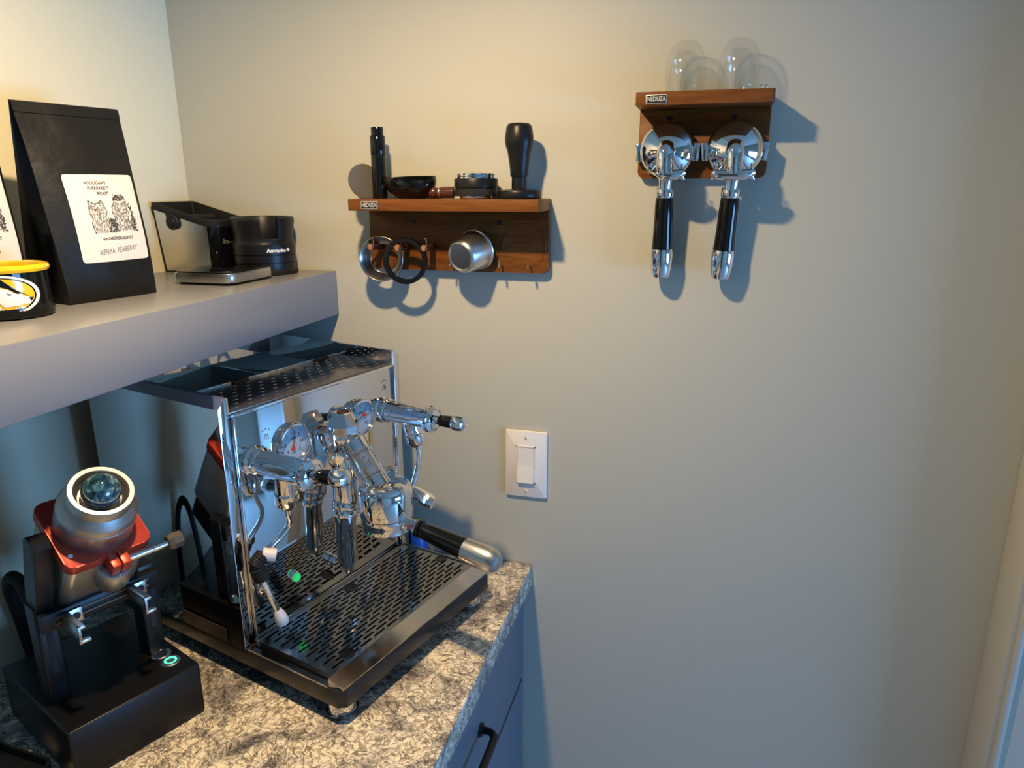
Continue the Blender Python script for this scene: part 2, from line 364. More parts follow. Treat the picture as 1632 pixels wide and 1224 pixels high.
for x in (-.254, -.208, -.1635):
    p = MB().cyl(l1(x, -.0148, .5545), l1(x + .003, -.062, .5565), .0050, .0050, 18, .0006).build('peg', M_DKWOOD, r1)
    MB().cyl(l1(x + .003, -.0620, .5565), l1(x + .0031, -.0624, .5565), .0049, None, 18).build('peg_end', M_PEG, p)
    MB().tube([l1(x + .0035, -.052, .560), l1(x + .0035, -.052, .5685), l1(x + .0035, -.056, .5705)], .0010, 8, 3).build('pin', M_BRASS, p)
for x in (-.1285, -.0815, -.0475, -.0010): wall_hook(r1, *l1(x, -.0148, .5275))
# -- short rack
RK2 = (.246, 0, .659)
r2 = thing('wall_rack', 'short brown wooden wall rack holding two chrome portafilters', 'rack', RK2)
def l2(x, y, z): return (x - RK2[0], y - RK2[1], z - RK2[2])
X2, X3 = .157, .336
bp2 = [(X2 + .0015 - RK2[0], .094), (X3 - RK2[0], .094)] + [(X3 - RK2[0] - .010 + .010 * math.cos(R(a)), .010 + .010 * math.sin(R(a))) for a in range(0, -91, -15)] + [(X2 + .0015 - RK2[0] + .010 + .010 * math.cos(R(a)), .010 + .010 * math.sin(R(a))) for a in range(-90, -181, -15)]
MB().prism(bp2[::-1], .0005, .015, xz, .0008).build('back_board', M_WOOD, r2)
sb = [(X2 - RK2[0], 0), (X3 - RK2[0], 0)] + [(X3 - RK2[0] - .006 + .006 * math.cos(R(a)), -.075 + .006 + .006 * math.sin(R(a))) for a in range(0, -91, -30)] + [(X2 - RK2[0] + .001, -.075)]
MB().prism(sb[::-1], .753 - RK2[2], .770 - RK2[2], None, .0009).build('shelf_board', M_WOOD, r2)
badge(r2, *l2(.1855, -.0752, .7605))
for x in (.2005, .2885): screw(r2, *l2(x, -.0152, .741))
PFX = (.2005, .2915)
for cx in PFX:
    MB().lathe([(.0335, .0002), (.0342, .0010), (.0349, .0002)], Matrix.Translation(l2(cx, -.015, .697)) @ xz, 48).build('recess_rim', M_WOOD, r2)
    for s_ in (-1, 1): wall_hook(r2, *l2(cx + s_ * .0225, -.0148, .6665), .011, .050)

# -- portafilters hung on the short rack (axis along the wall normal, handle down)
def hung_portafilter(cx, label, twin):
    t = thing('portafilter', label, 'portafilter', (cx, -.0155, .697), 0)
    A = Matrix.Rotation(R(90), 4, 'X')       # lathe axis -> away from the wall
    MB().lathe([(.0330, 0), (.0370, 0), (.0380, .002), (.0380, .010), (.0370, .015), (.0380, .017), (.0375, .021), (.0340, .027), (.0175, .036), (.0125, .0385), (.0118, .046), (.0105, .048), (0, .048), (0, .040), (.029, .006), (.0330, 0)], A, 56).build('basket_body', M_CHROME, t)
    for s_ in (-1, 1):
        MB().box((s_ * .0395 - .0050, -.017, -.0125), (s_ * .0395 + .0050, -.006, .0125), .002, Matrix.Rotation(R(s_ * 4), 4, 'Y')).build('locking_lug', M_CHROME, t)
    sp = MB().tube([(0, -.045, .002), (0, -.052, -.003), (0, -.054, -.012), (0, -.054, -.024), (0.001 if twin else .002, -.054, -.032)], [.0115, .0120, .0118, .0115, .0108], 20, 5)
    xl = -.026 if twin else -.009
    sp.tube([(xl, -.054, -.0305), (xl + .007, -.055, -.0335), (.010, -.055, -.0340), (.019, -.054, -.0325), (.0265, -.052, -.0300)], [.0055, .0068, .0074, .0066, .0046], 16, 4)
    sp.tube([(.0215, -.053, -.0325), (.0262, -.051, -.0400)], [.0040, .0022], 12, 1)
    if twin: sp.tube([(-.0215, -.053, -.0325), (-.0275, -.051, -.0400)], [.0040, .0022], 12, 1)
    sp.build('spout', M_CHROME, t)
    p0 = Vector((0, -.022, -.034)); dr = Vector((-.007 if twin else -.001, .013, -.145)).normalized()
    pt = lambda k: tuple(p0 + dr * k)
    MB().rod(pt(0), pt(.024), [(0, 0), (.0110, 0), (.0092, .4), (.0092, 1), (0, 1)]).build('neck', M_CHROME, t)
    MB().rod(pt(.018), pt(.030), [(0, 0), (.0125, 0), (.0132, .15), (.0132, .85), (.0125, 1), (0, 1)]).build('collar', M_CHROME, t)
    MB().rod(pt(.030), pt(.103), [(0, 0), (.0120, 0), (.0130, .12), (.0133, .45), (.0142, .85), (.0150, 1), (0, 1)]).build('grip', M_BLKG, t, label='gloss black grip')
    MB().rod(pt(.103), pt(.144), [(0, 0), (.0153, 0), (.0166, .2), (.0160, .55), (.0142, .90), (.0125, 1), (0, 1)]).build('end_cap', M_CHROME, t)
hung_portafilter(PFX[0], 'chrome portafilter hung on the short rack, nearer the badge, single spout', False)
hung_portafilter(PFX[1], 'chrome portafilter hung on the short rack, twin spout, farther from the badge', True)
# -- glasses on the short rack
def glass(x, y, label):
    t = thing('glass_cup', label, 'glass', (x, y, .7702), 0, 'upturned double-walled glasses')
    ro, h = .0262, .066
    out = [(ro - .003, 0), (ro, .002), (ro, .012), (ro + .0008, .03), (ro - .0004, .045), (ro - .005, .057), (ro - .011, .0635), (ro - .017, h), (0, h)]
    MB().lathe(out + [(0, h - .0012), (ro - .0175, h - .0012), (ro - .012, .0622), (ro - .0062, .056), (ro - .0016, .0446), (ro - .0004, .03), (ro - .0012, .012), (ro - .0012, .003), (ro - .003, 0)], None, 40).build('outer_wall', M_GLASS, t)
    inn = [(ro - .0032, .002), (ro - .0035, .015), (ro - .0045, .032), (ro - .009, .045), (ro - .016, .053), (0, .055)]
    MB().lathe(inn + [(0, .0538), (ro - .0163, .0518), (ro - .010, .0442), (ro - .0057, .0315), (ro - .0047, .015), (ro - .0044, .002), (ro - .0032, .002)], None, 40).build('inner_wall', M_GLASS, t)
glass(.2195, -.040, 'clear upturned double-walled glass on the short rack, nearer the badge')
glass(.2895, -.040, 'clear upturned double-walled glass on the short rack, beside the tiny steel knobs')
t = thing('steel_clip', 'tiny two-knobbed steel clip on the short rack shelf', 'clip', (.322, -.050, .7702))
MB().box((-.006, -.003, 0), (.006, .003, .0022), .0006).build('clip_body', M_CHROME, t)
for s_ in (-1, 1): MB().lathe([(0, .0022), (.0022, .0022), (.0026, .005), (.0015, .0068), (0, .007)], Matrix.Translation((s_ * .0033, 0, 0)), 14).build('knob', M_CHROME, t)

# ================================================================ THINGS ON THE LONG RACK
ZR = .6307
# puck screen leaning on the tool
t = MB().cyl((0, 0, 0), (0, 0, .0017), .0265, None, 40, .0004)
o = t.build('puck_screen', mat('sintered_steel', (.11, .10, .092), .6, .3, bump=.5, bscale=1500))
tag(o, 'round grey mesh puck screen standing on edge on the long rack', 'puck screen')
o.matrix_world = Matrix.Translation((-.2640, -.046, ZR + .0263)) @ Matrix.Rotation(R(-40), 4, 'Z') @ Matrix.Rotation(R(82), 4, 'Y') @ Matrix.Rotation(R(0), 4, 'X')
# black distribution tool, standing
t = thing('needle_tool', 'tall slim gloss black needle stirring tool standing on the long rack', 'coffee tool', (-.238, -.045, ZR))
MB().lathe([(0, 0), (.0112, 0), (.0116, .001), (.0114, .064), (.0112, .0645), (0, .0645)], None, 28).build('sleeve', M_BLKG, t)
MB().lathe([(0, .0645), (.0113, .0645), (.0117, .0655), (.0115, .0925), (.0108, .0935), (0, .0935)], None, 28).build('barrel', M_BLKG, t)
MB().lathe([(0, .0935), (.0094, .0935), (.0096, .1045), (.0088, .106), (0, .106)], None, 28).build('cap', M_BLKG, t)
# gloss black dosing scoop
t = thing('dosing_scoop', 'gloss black ceramic bean scoop with a curved lip on the long rack', 'scoop', (-.184, -.046, ZR))
def scoop_pt(a, k, inn=0):
    # a angle, k height 0..1 ; pinched boat-like bowl
    rx, ry = .0435, .027
    h = .0335 - .013 * max(0, math.cos(a - R(-68))) ** 4 - .003 * max(0, math.cos(a - R(180))) ** 2
    q = (.50 + .50 * math.sin(min(1, k * 1.15) * math.pi / 2) ** .7 - .06 * max(0, k - .7)) - inn * .05
    return (rx * q * math.cos(a) - .004 * k * math.cos(a) ** 2, ry * q * math.sin(a), .0008 + (h - inn * .0003) * (k * (1 - inn * .08) + inn * .06))
sc = MB(); n = 48; ks = [0, .06, .15, .3, .45, .6, .75, .9, 1]
rows = [[scoop_pt(2 * math.pi * i / n, k) for i in range(n)] for k in ks] + [[scoop_pt(2 * math.pi * i / n, k, 1) for i in range(n)] for k in ks[::-1]]
vs = [p for r_ in rows for p in r_]; fs = [(j * n + i, j * n + (i + 1) % n, (j + 1) * n + (i + 1) % n, (j + 1) * n + i) for j in range(len(rows) - 1) for i in range(n)]
fs += [tuple(range(n))[::-1], tuple(range((len(rows) - 1) * n, len(rows) * n))]
sc.raw(vs, fs).build('bowl', M_BLKG, t, smooth=50)
MB().tube([(-.040, -.004, .020), (-.0475, -.005, .017), (-.046, -.004, .012)], [.003, .0022, .0026], 10, 4).build('pour_lip', M_BLKG, t)
# small dark-wood handled tool lying between
t = thing('wood_handled_tool', 'small dark red wooden handled tool lying behind the black scoop', 'coffee tool', (-.134, -.046, ZR + .0092), R(4))
MB().rod((-.022, 0, 0), (.020, 0, 0), [(0, 0), (.004, .015), (.0076, .08), (.0088, .18), (.0082, .29), (.0066, .34), (.0072, .38), (.0086, .6), (.0086, .97), (0, 1)], 20).build('handle', M_DKWOOD, t)
MB().rod((-.0045, 0, 0), (-.0025, 0, 0), [(0, 0), (.0078, 0), (.0078, 1), (0, 1)], 20).build('ring', M_STEEL, t)
# distributor
t = thing('coffee_leveller', 'black and chrome coffee levelling puck with knurled band on the long rack', 'leveller', (-.079, -.046, ZR))
MB().lathe([(0, 0), (.0245, 0), (.0248, .0006), (.0248, .004), (0, .004)], None, 48).build('base_plate', M_CHROME, t)
kn = []
for k in range(120): pass
MB().lathe([(0, .004), (.0320, .004), (.0325, .005), (.0325, .0135), (.0320, .0145), (0, .0145)], None, 72).build('knurled_band', mat('knurled_black', (.02, .02, .021), .4, .5, bump=1.0, bscale=900), t)
MB().lathe([(0, .0145), (.0312, .0145), (.0312, .0155), (.0328, .016), (.0328, .0285), (.0322, .0295), (0, .0295)], None, 56).build('upper_body', M_BLKM, t)
MB().lathe([(0, .0295), (.0295, .0295), (.0295, .0315), (.028, .0325), (.0295, .034), (.0295, .0365), (.0265, .0372), (.0255, .0352), (0, .0352)], None, 56).build('top_ring', M_CHROME, t)
# tamper
t = thing('tamper', 'matte black tamper with a bulbous handle at the end of the long rack', 'tamper', (-.0115, -.047, ZR))
MB().lathe([(0, 0), (.0328, 0), (.0332, .0006), (.0332, .0105), (.0322, .0122), (.020, .0135), (.012, .0145), (0, .0145)], None, 56).build('base', M_BLKM, t)
MB().lathe([(.0112, .0138), (.0112, .034), (0, .034)], None, 36).build('stem', M_BLKM, t)
MB().lathe([(0, .0315), (.0125, .0315), (.0130, .0325), (.0142, .047), (.0172, .066), (.0203, .076), (.0211, .082), (.0208, .089), (.0188, .1010), (.0168, .1045), (.0140, .106), (0, .106)], None, 44).build('handle', M_BLKM, t)
# dosing rings on pegs
Aout = Matrix.Rotation(R(90), 4, 'X')
o = MB().lathe([(.0225, 0), (.0236, .0002), (.0236, .005), (.0335, .0185), (.0350, .0195), (.0358, .019), (.0358, .0175), (.0345, .0165), (.0252, .0045), (.0252, 0), (.0225, 0)], None, 56).build('dosing_ring', mat('polished_steel_ring', (.34, .32, .31), .24, 1))
tag(o, 'polished steel dosing funnel ring hanging on the end peg', 'dosing ring')
o.matrix_world = Matrix.Translation((-.2435, -.030, .5365)) @ Matrix.Rotation(R(10), 4, 'Z') @ Aout
o = MB().lathe([(.0290, 0), (.0358, 0), (.0368, .0008), (.0368, .006), (.0358, .0068), (.0300, .0068), (.0290, .006), (.0290, 0)], None, 56).build('dosing_ring', M_BLKG)
tag(o, 'gloss black dosing ring hanging on the middle peg', 'dosing ring')
o.matrix_world = Matrix.Translation((-.1965, -.0500, .5355)) @ Matrix.Rotation(R(3), 4, 'Z') @ Aout
# steel dosing cup on hooks
t = thing('dosing_cup', 'brushed steel dosing cup hung open side to the long rack', 'dosing cup', (-.084, -.0160, .5555))
A = Matrix.Rotation(R(90 + 20), 4, 'X') @ Matrix.Rotation(R(-14), 4, 'Y')
A = Matrix.Rotation(R(-20), 4, 'Z') @ Matrix.Rotation(R(90 + 13), 4, 'X')
MB().lathe([(.0300, .0005), (.0325, .0015), (.0330, .003), (.0322, .005), (.0305, .006), (.0270, .040), (.0235, .0455), (.0222, .0462), (.0205, .0455), (.0195, .0448), (0, .0448), (0, .0438), (.022, .0430), (.0258, .040), (.0290, .006), (.0300, .0005)], A @ Matrix.Translation((0, 0, .006)), 48).build('cup', M_STEEL, t)

# ================================================================ THINGS ON THE FLOATING SHELF
ZS = .5102
# coffee bags
def bag(loc, rz, label, name_text, wb=.060, wt=.0665, depth=.080, H=.236, lean=-.040, lab=(-.29, .46, .20, .65)):
    # local: x = forward (front normal), y = across, z up ; front bottom edge on x = 0
    t = thing('coffee_bag', label, 'coffee bag', loc, rz)
    hb = lambda b: wb + (wt - wb) * b ** 1.3
    def front(a, b, off=0.0):
        x = lean * b ** 1.15 + .013 * math.sin(math.pi * min(1, b * 1.05)) * (1 - (2 * a) ** 2 * .75) + .0012 * math.sin(9 * b + 5 * a) * math.sin(7 * a + 2) + off
        return (x, 2 * a * hb(b), .0006 + H * b)
    def back(a, b):
        x = -depth + (depth + lean - .0022) * b ** 1.15 - .010 * math.sin(math.pi * b) * (1 - (2 * a) ** 2)
        return (x, 2 * a * hb(b) , .0006 + H * b)
    N = 14; bs = [k / 22 for k in range(23)]; as_ = [-.5 + k / N for k in range(N + 1)]
    m = MB(); m.strip(front, as_, bs); m.strip(lambda a, b: back(-a, b), as_, bs)
    # gusset sides: folded inwards along the middle
    for s_ in (-.5, .5):
        def gus(q, b, s_=s_):
            f, k = Vector(front(s_, b)), Vector(back(s_, b)); p = f.lerp(k, q)
            fold = (1 - abs(2 * q - 1)); p.y += -(1 if s_ > 0 else -1) * fold * (.004 + .024 * b ** .8) * min(1, (1 - b) * 5 + .05)
            return tuple(p)
        m.strip(gus, [k / 8 for k in range(9)], bs)
    m.raw([front(-.5, 0), front(.5, 0), back(.5, 0), back(-.5, 0)], [(0, 1, 2, 3)])
    m.build('bag_body', M_BAG, t, smooth=50)
    # folded top seam
    m = MB(); m.strip(lambda a, b: (front(a, b)[0] + .0012, front(a, b)[1], front(a, b)[2]), as_, [.945, .97, .992]); m.build('seam', M_BAG, t)
    a0, a1, b0, b1 = lab
    def F(px, py, off=.0009):       # px 0..1 left to right, py 0..1 bottom to top of the label
        return front(a0 + (a1 - a0) * px, b0 + (b1 - b0) * py, off)
    rr = rrect(0, 0, 1, 1, .04, 3)
    lb = MB(); g = [k / 10 for k in range(11)]
    def clampcorner(x, y):
        r_ = .045
        cx = min(max(x, r_), 1 - r_); cyy = min(max(y, r_), 1 - r_); dx, dy = x - cx, y - cyy; l = math.hypot(dx, dy)
        return (cx + dx * r_ / l, cyy + dy * r_ / l) if l > r_ else (x, y)
    gg = sorted(set(g + [.02, .98, .035, .965]))
    lb.strip(lambda x, y: F(*clampcorner(x, y)), gg, gg); lo = lb.build('paper_label', M_PAPER, t, label='white paper label printed with two sketched cats')
    T = lambda x, y: F(x, y, .0013)
    tx = MB()
    for s_, y, x, sz in (("HOOLIGAN'S", .905, .40, .052), ('PURRRRRECT', .845, .43, .052), ('ROAST', .785, .47, .052)): put_text(tx, s_, sz, T, (x, y), .95, .0008, .15)
    tx.build('title_lettering', M_INK, lo, smooth=0)
    put_text(MB(), '16oz CAREFREEBUZZBUZZ', .046, T, (.54, .265), .86, .0008, .2).build('weight_lettering', M_INK, lo, smooth=0)
    hw = MB(); put_text(hw, name_text, .088, T, (.52, .125), .80, -.0006, .35, rot=R(3)); hw.build('handwriting', M_PEN, lo, smooth=0)
    # two sketched cats made of short pen strokes
    st, dk = MB(), MB(); rnd = random.Random(3)
    def inside(x, y, P):
        c = False; j = len(P) - 1
        for i in range(len(P)):
            if (P[i][1] > y) != (P[j][1] > y) and x < (P[j][0] - P[i][0]) * (y - P[i][1]) / (P[j][1] - P[i][1]) + P[i][0]: c = not c
            j = i
        return c
    catA = [(.24, .33), (.22, .45), (.25, .50), (.22, .56), (.23, .64), (.24, .71), (.30, .67), (.36, .67), (.42, .71), (.44, .64), (.47, .57), (.43, .51), (.46, .44), (.47, .33)]
    catB = [(.54, .33), (.53, .44), (.57, .50), (.54, .57), (.56, .64), (.60, .69), (.65, .66), (.71, .66), (.77, .69), (.78, .60), (.80, .54), (.76, .49), (.80, .42), (.83, .33)]
    bgd = [(.44, .33), (.46, .48), (.56, .49), (.58, .33)]; tree = [(.58, .70), (.60, .76), (.74, .76), (.84, .62), (.88, .45), (.86, .34), (.79, .36), (.82, .55), (.78, .69)]
    for P, num, ang, wv, target in ((catA, 330, 70, .007, st), (catB, 330, 95, .007, st), (bgd, 130, 60, .011, dk), (tree, 230, 50, .009, dk)):
        xs, ys = [p[0] for p in P], [p[1] for p in P]; c = 0
        while c < num:
            x, y = rnd.uniform(min(xs), max(xs)), rnd.uniform(min(ys), max(ys))
            if inside(x, y, P):
                a = R(ang + rnd.uniform(-45, 45)); l = rnd.uniform(.012, .032)
                line_on(target, (x, y), (x + l * math.cos(a), y + l * math.sin(a)), wv * rnd.uniform(.4, 1), T); c += 1
    for P in (catA, catB):
        for i in range(len(P) - 1): line_on(dk, P[i], P[i + 1], .008, T)
    for ex, ey in ((.315, .605), (.40, .60), (.63, .59), (.72, .595)): poly_on(dk, [(ex + .014 * math.cos(k), ey + .008 * math.sin(k)) for k in (0, 1, 2, 3, 4, 5)], T)
    for ex, ey in ((.36, .555), (.675, .545)): poly_on(dk, [(ex - .012, ey), (ex + .012, ey), (ex, ey - .014)], T)
    poly_on(dk, [(.86, .335), (.90, .335), (.895, .352), (.87, .352)], T)
    st.build('sketch_shading', M_GREY, lo, smooth=0); dk.build('sketch_lines', M_INK, lo, smooth=0)
    return t
bag((-.4676, -.3603, ZS), R(-12.2), 'black coffee bag labelled Kenya Peaberry standing on the floating shelf', 'KENYA  PEABERRY')
bag((-.537, -.4870, ZS), R(-11), 'black coffee bag labelled Guatemala behind the yellow-rimmed mug', 'GUATEMALA', lab=(-.25, .47, .22, .68))
# short mug with yellow rim
mg = thing('mug', 'squat black mug with yellow rim and a white dog head emblem', 'mug', (-.4835, -.494, ZS))
MB().lathe([(0, .0), (.0400, 0), (.0425, .002), (.0432, .006), (.0425, .015), (.0415, .030), (.0412, .050), (.0412, .052), (.0375, .052), (.037, .010), (.030, .006), (0, .006)], None, 56).build('body', M_BLKG, mg)
MB().lathe([(.0405, .0495), (.0432, .0505), (.0442, .0535), (.0432, .0565), (.0405, .0578), (.0375, .0565), (.0368, .0535), (.037, .050), (.0405, .0495)], None, 56).build('rim', M_YEL, mg)
AZ = R(-54)
def mugfn(off):
    return lambda x, y: ((.0423 + off) * math.cos(AZ + x / .042), (.0423 + off) * math.sin(AZ + x / .042), .027 + y)
ov = lambda rx, ry, n=40: [(rx * math.cos(2 * math.pi * k / n), ry * math.sin(2 * math.pi * k / n)) for k in range(n)]
def ring_on(mb, rx, ry, fr_, fn, n=48):
    vs = [fn(rx * k * math.cos(2 * math.pi * i / n), ry * k * math.sin(2 * math.pi * i / n)) for k in (1, fr_) for i in range(n)]
    return mb.raw(vs, [(i, (i + 1) % n, n + (i + 1) % n, n + i) for i in range(n)])
def fan_on(mb, pts, fn, c=None, rings=4):
    c = c or (sum(p[0] for p in pts) / len(pts), sum(p[1] for p in pts) / len(pts)); n = len(pts)
    vs = [fn(c[0] + (x - c[0]) * k / rings, c[1] + (y - c[1]) * k / rings) for k in range(1, rings + 1) for x, y in pts] + [fn(*c)]
    fs = [(k * n + i, k * n + (i + 1) % n, (k + 1) * n + (i + 1) % n, (k + 1) * n + i) for k in range(rings - 1) for i in range(n)] + [(len(vs) - 1, i, (i + 1) % n) for i in range(n)]
    return mb.raw(vs, fs)
em = ring_on(MB(), .042, .022, .90, mugfn(.0006)).build('emblem_ring', M_WPRINT, mg, smooth=0)
fan_on(MB(), [(.036 * math.cos(a) if math.cos(a) > 0 else .004 * math.cos(a), .0185 * math.sin(a)) for a in [2 * math.pi * k / 40 for k in range(40)]], mugfn(.0004), (.012, 0)).build('emblem_ground', M_YEL, mg, smooth=0)
hd = MB()
fan_on(hd, [(-.004, .010), (.004, .009), (.012, .006), (.018, .001), (.031, -.003), (.033, -.007), (.029, -.010), (.016, -.0115), (.006, -.012), (.001, -.006), (-.003, -.001)], mugfn(.0009), (.010, -.004))
fan_on(hd, [(-.005, .019), (.003, .018), (.004, .010), (-.004, .009)], mugfn(.0009)); fan_on(hd, [(-.030, -.004), (-.018, -.003), (-.006, -.002), (.001, -.009), (.004, -.014), (-.004, -.017), (-.014, -.0185), (-.024, -.013)], mugfn(.0009))
hd.build('emblem_dog_head', M_WPRINT, mg, smooth=0)
dkm = MB(); fan_on(dkm, [(.006, .018), (.004, .010), (.012, .007), (.018, .002), (.030, -.002), (.014, .010)], mugfn(.0007)); fan_on(dkm, [(.009, .003), (.014, .0015), (.012, .0005)], mugfn(.0012)); fan_on(dkm, [(.029, -.003), (.034, -.0035), (.031, -.0075)], mugfn(.0012))
dkm.build('emblem_black', M_BLKG, mg, smooth=0)
# knock box
kb = thing('knock_box', 'brushed steel coffee knock box with black rubber rim on the shelf', 'knock box', (-.562, -.052, ZS))
def kbl(q, k):      # outline at parameter q (0..1 around), k = 0 bottom .. 1 top
    hx, hy = .060 - .006 * (1 - k), .0485 - .008 * (1 - k); r_ = .026
    pts = []
    for cx, cyy, a, q_ in ((hx - r_, -hy + r_, -90, r_), (hx - r_, hy - r_, 0, r_), (-hx + .004, hy - .004, 90, .004), (-hx + .004, -hy + .004, 180, .004)):
        for k_ in range(7): t_ = R(a + 15 * k_); pts.append((cx + q_ * math.cos(t_), cyy + q_ * math.sin(t_)))
    return pts
def kbtop(x):       # swooping rim height
    t_ = min(1, max(0, (x + .05) / .10)); t_ = t_ * t_ * (3 - 2 * t_); return .114 - .027 * t_
bot, top = kbl(0, 0), kbl(0, 1); n = len(bot); m = MB()
lev = [0, .25, .5, .75, 1]
vs = []
for k in lev:
    for i in range(n):
        x = bot[i][0] + (top[i][0] - bot[i][0]) * k; y = bot[i][1] + (top[i][1] - bot[i][1]) * k; vs.append((x, y, .003 + (kbtop(top[i][0]) - .009) * k))
m.raw(vs, [(j * n + i, j * n + (i + 1) % n, (j + 1) * n + (i + 1) % n, (j + 1) * n + i) for j in range(4) for i in range(n)] + [tuple(range(n))[::-1]]); m.build('steel_body', M_STEEL, kb, smooth=40)
m = MB(); prof = [(.0012, -.010), (.0022, -.004), (.0022, 0), (.0006, .0018), (-.0030, .0012), (-.0042, -.006), (-.012, -.08)]
vs = []
for off, dz in prof:
    for i in range(n):
        x, y = top[i]; l = math.hypot(x, y); vs.append((x + x / l * off, y + y / l * off, .003 + kbtop(x) - .004 + dz))
m.raw(vs, [(j * n + i, j * n + (i + 1) % n, (j + 1) * n + (i + 1) % n, (j + 1) * n + i) for j in range(len(prof) - 1) for i in range(n)] + [tuple(range((len(prof) - 1) * n, len(prof) * n))]); m.build('rubber_rim', M_RUB, kb, smooth=40)
m = MB(); fr_ = [i for i in range(n) if top[i][0] > .030]
for lo_, hi_ in ((.004, .001),): pass
vs = []; idx = [i for i in range(n) if top[i][0] > .052 or (top[i][0] > .034 and abs(top[i][1]) > .03)]
idx = sorted(idx, key=lambda i: math.atan2(top[i][1], top[i][0]))
for k in (0.0, .5, .93):
    for i in idx:
        x = bot[i][0] + (top[i][0] - bot[i][0]) * k; y = bot[i][1] + (top[i][1] - bot[i][1]) * k; l = math.hypot(x, y); vs.append((x + x / l * .0008, y + y / l * .0008, .003 + (kbtop(top[i][0]) - .009) * k))
q = len(idx); m.raw(vs, [(j * q + i, j * q + i + 1, (j + 1) * q + i + 1, (j + 1) * q + i) for j in range(2) for i in range(q - 1)]); fp = m.build('front_panel', M_BLKG, kb)
put_text(MB(), 'Breville', .011, lambda a, b: (.0585, -.018 + a, .052 + b), bold=.0001).build('lettering', M_BADGE, fp, smooth=0)
MB().cyl((-.022, -.0525, .083), (-.022, -.0455, .083), .0125, .0120, 28, .002).build('pivot_boss', M_RUB, kb)
MB().cyl((-.022, -.0540, .083), (-.022, -.0510, .083), .0066, .0070, 24, .001).build('pivot_cap', M_BLK, kb)
tb = MB().raw([(-.036, -.0493, .107), (-.008, -.0493, .098), (-.011, -.0488, .078), (-.033, -.0488, .080)], [(0, 1, 2, 3)]); tb.v += [(x, y + .003, z) for x, y, z in tb.v]; tb.f += [(4, 5, 6, 7), (0, 1, 5, 4), (1, 2, 6, 5), (2, 3, 7, 6), (3, 0, 4, 7)]; tb.build('rim_tab', M_RUB, kb)
MB().cyl((-.012, -.042, .086), (-.012, .042, .086), .0085, None, 20, .002).build('knock_bar', M_RUB, kb)
# black tamping stand
st = thing('tamping_stand', 'round black tamping stand with notched wall beside the knock box', 'tamping stand', (-.4455, -.0585, ZS))
MB().lathe([(0, 0), (.0500, 0), (.0515, .0015), (.0515, .006), (.0495, .0075), (.0485, .0085)], None, 64).build('foot', M_RUB, st)
nt0, nt1 = R(-62), R(-28)
MB().lathe([(.0485, .0085), (.0488, .018), (.0478, .0186), (.0478, .0194), (.0490, .020), (.0492, .031), (.0482, .0316), (.0482, .0324), (.0494, .033), (.0496, .045), (.0490, .050), (.040, .050), (.040, .040), (0, .040)], None, 64).build('lower_body', M_BLKM, st)
up = [(.0490, .050), (.0470, .056), (.0472, .064), (.0490, .076), (.0505, .084), (.0502, .0895), (.0490, .0915), (.0430, .0915), (.0415, .0890), (.0405, .050), (.0490, .050)]
MB().lathe(up, None, 56, nt1, nt0 + 2 * math.pi, True).build('upper_wall', M_BLKM, st)
MB().lathe([(.0483, .050), (.0470, .053), (.0470, .058), (.0430, .058), (.0430, .050)], None, 10, nt0, nt1).build('notch_sill', M_BLK, st)
aT = R(-30)
put_text(MB(), 'Amvanko', .0085, lambda a, b: (.0500 * math.cos(aT - R(4) + a / .05), .0500 * math.sin(aT - R(4) + a / .05), .0395 + b), bold=.0002).build('lettering', M_WPRINT, st, smooth=0)
MB().torus(.0020, .0009, Matrix.Translation((.0499 * math.cos(aT + R(20)), .0499 * math.sin(aT + R(20)), .0400)) @ Matrix.Rotation(aT + R(20), 4, 'Z') @ Matrix.Rotation(R(90), 4, 'Y'), 20, 6).build('round_mark', M_WPRINT, st)
# scale
s_ = thing('coffee_scale', 'flat brushed steel coffee scale with black top on the shelf edge', 'scale', (-.446, -.167, ZS))
MB().prism(rrect(-.046, -.050, .046, .050, .010), 0, .004, None).build('underside', M_BLK, s_)
MB().prism(rrect(-.051, -.055, .051, .055, .013), .0038, .0175, None, .0012).build('steel_shell', M_STEEL, s_)
MB().prism(rrect(-.049, -.053, .049, .053, .012), .0174, .0192, None, .0006).build('black_top', M_BLKG, s_)

# ================================================================ ESPRESSO MACHINE
MO = (-.1288, -.4552, 0); MR = -.2734
em = thing('espresso_machine', 'polished chrome espresso machine with two gauges under the floating shelf', 'espresso machine', MO, MR)
W_ = .340; V0 = .170; UF = -.172; UB = -.458; UP = -.170
# feet
for u, v in ((-.028, .028), (-.028, .312), (-.42, .028), (-.42, .312)):
    MB().lathe([(0, .0005), (.019, .0005), (.0205, .002), (.0205, .004), (.0185, .0045), (.0185, .028), (0, .028)], Matrix.Translation((u, v, 0)), 32).build('foot', M_CHROME, em)
bp = [(UB, .002), (-.010, .002), (0, .010), (0, .330), (-.010, W_ - .002), (UB, W_ - .002)]
MB().prism(bp, .026, .0505, None, .0012).build('base_frame', M_BASE, em)
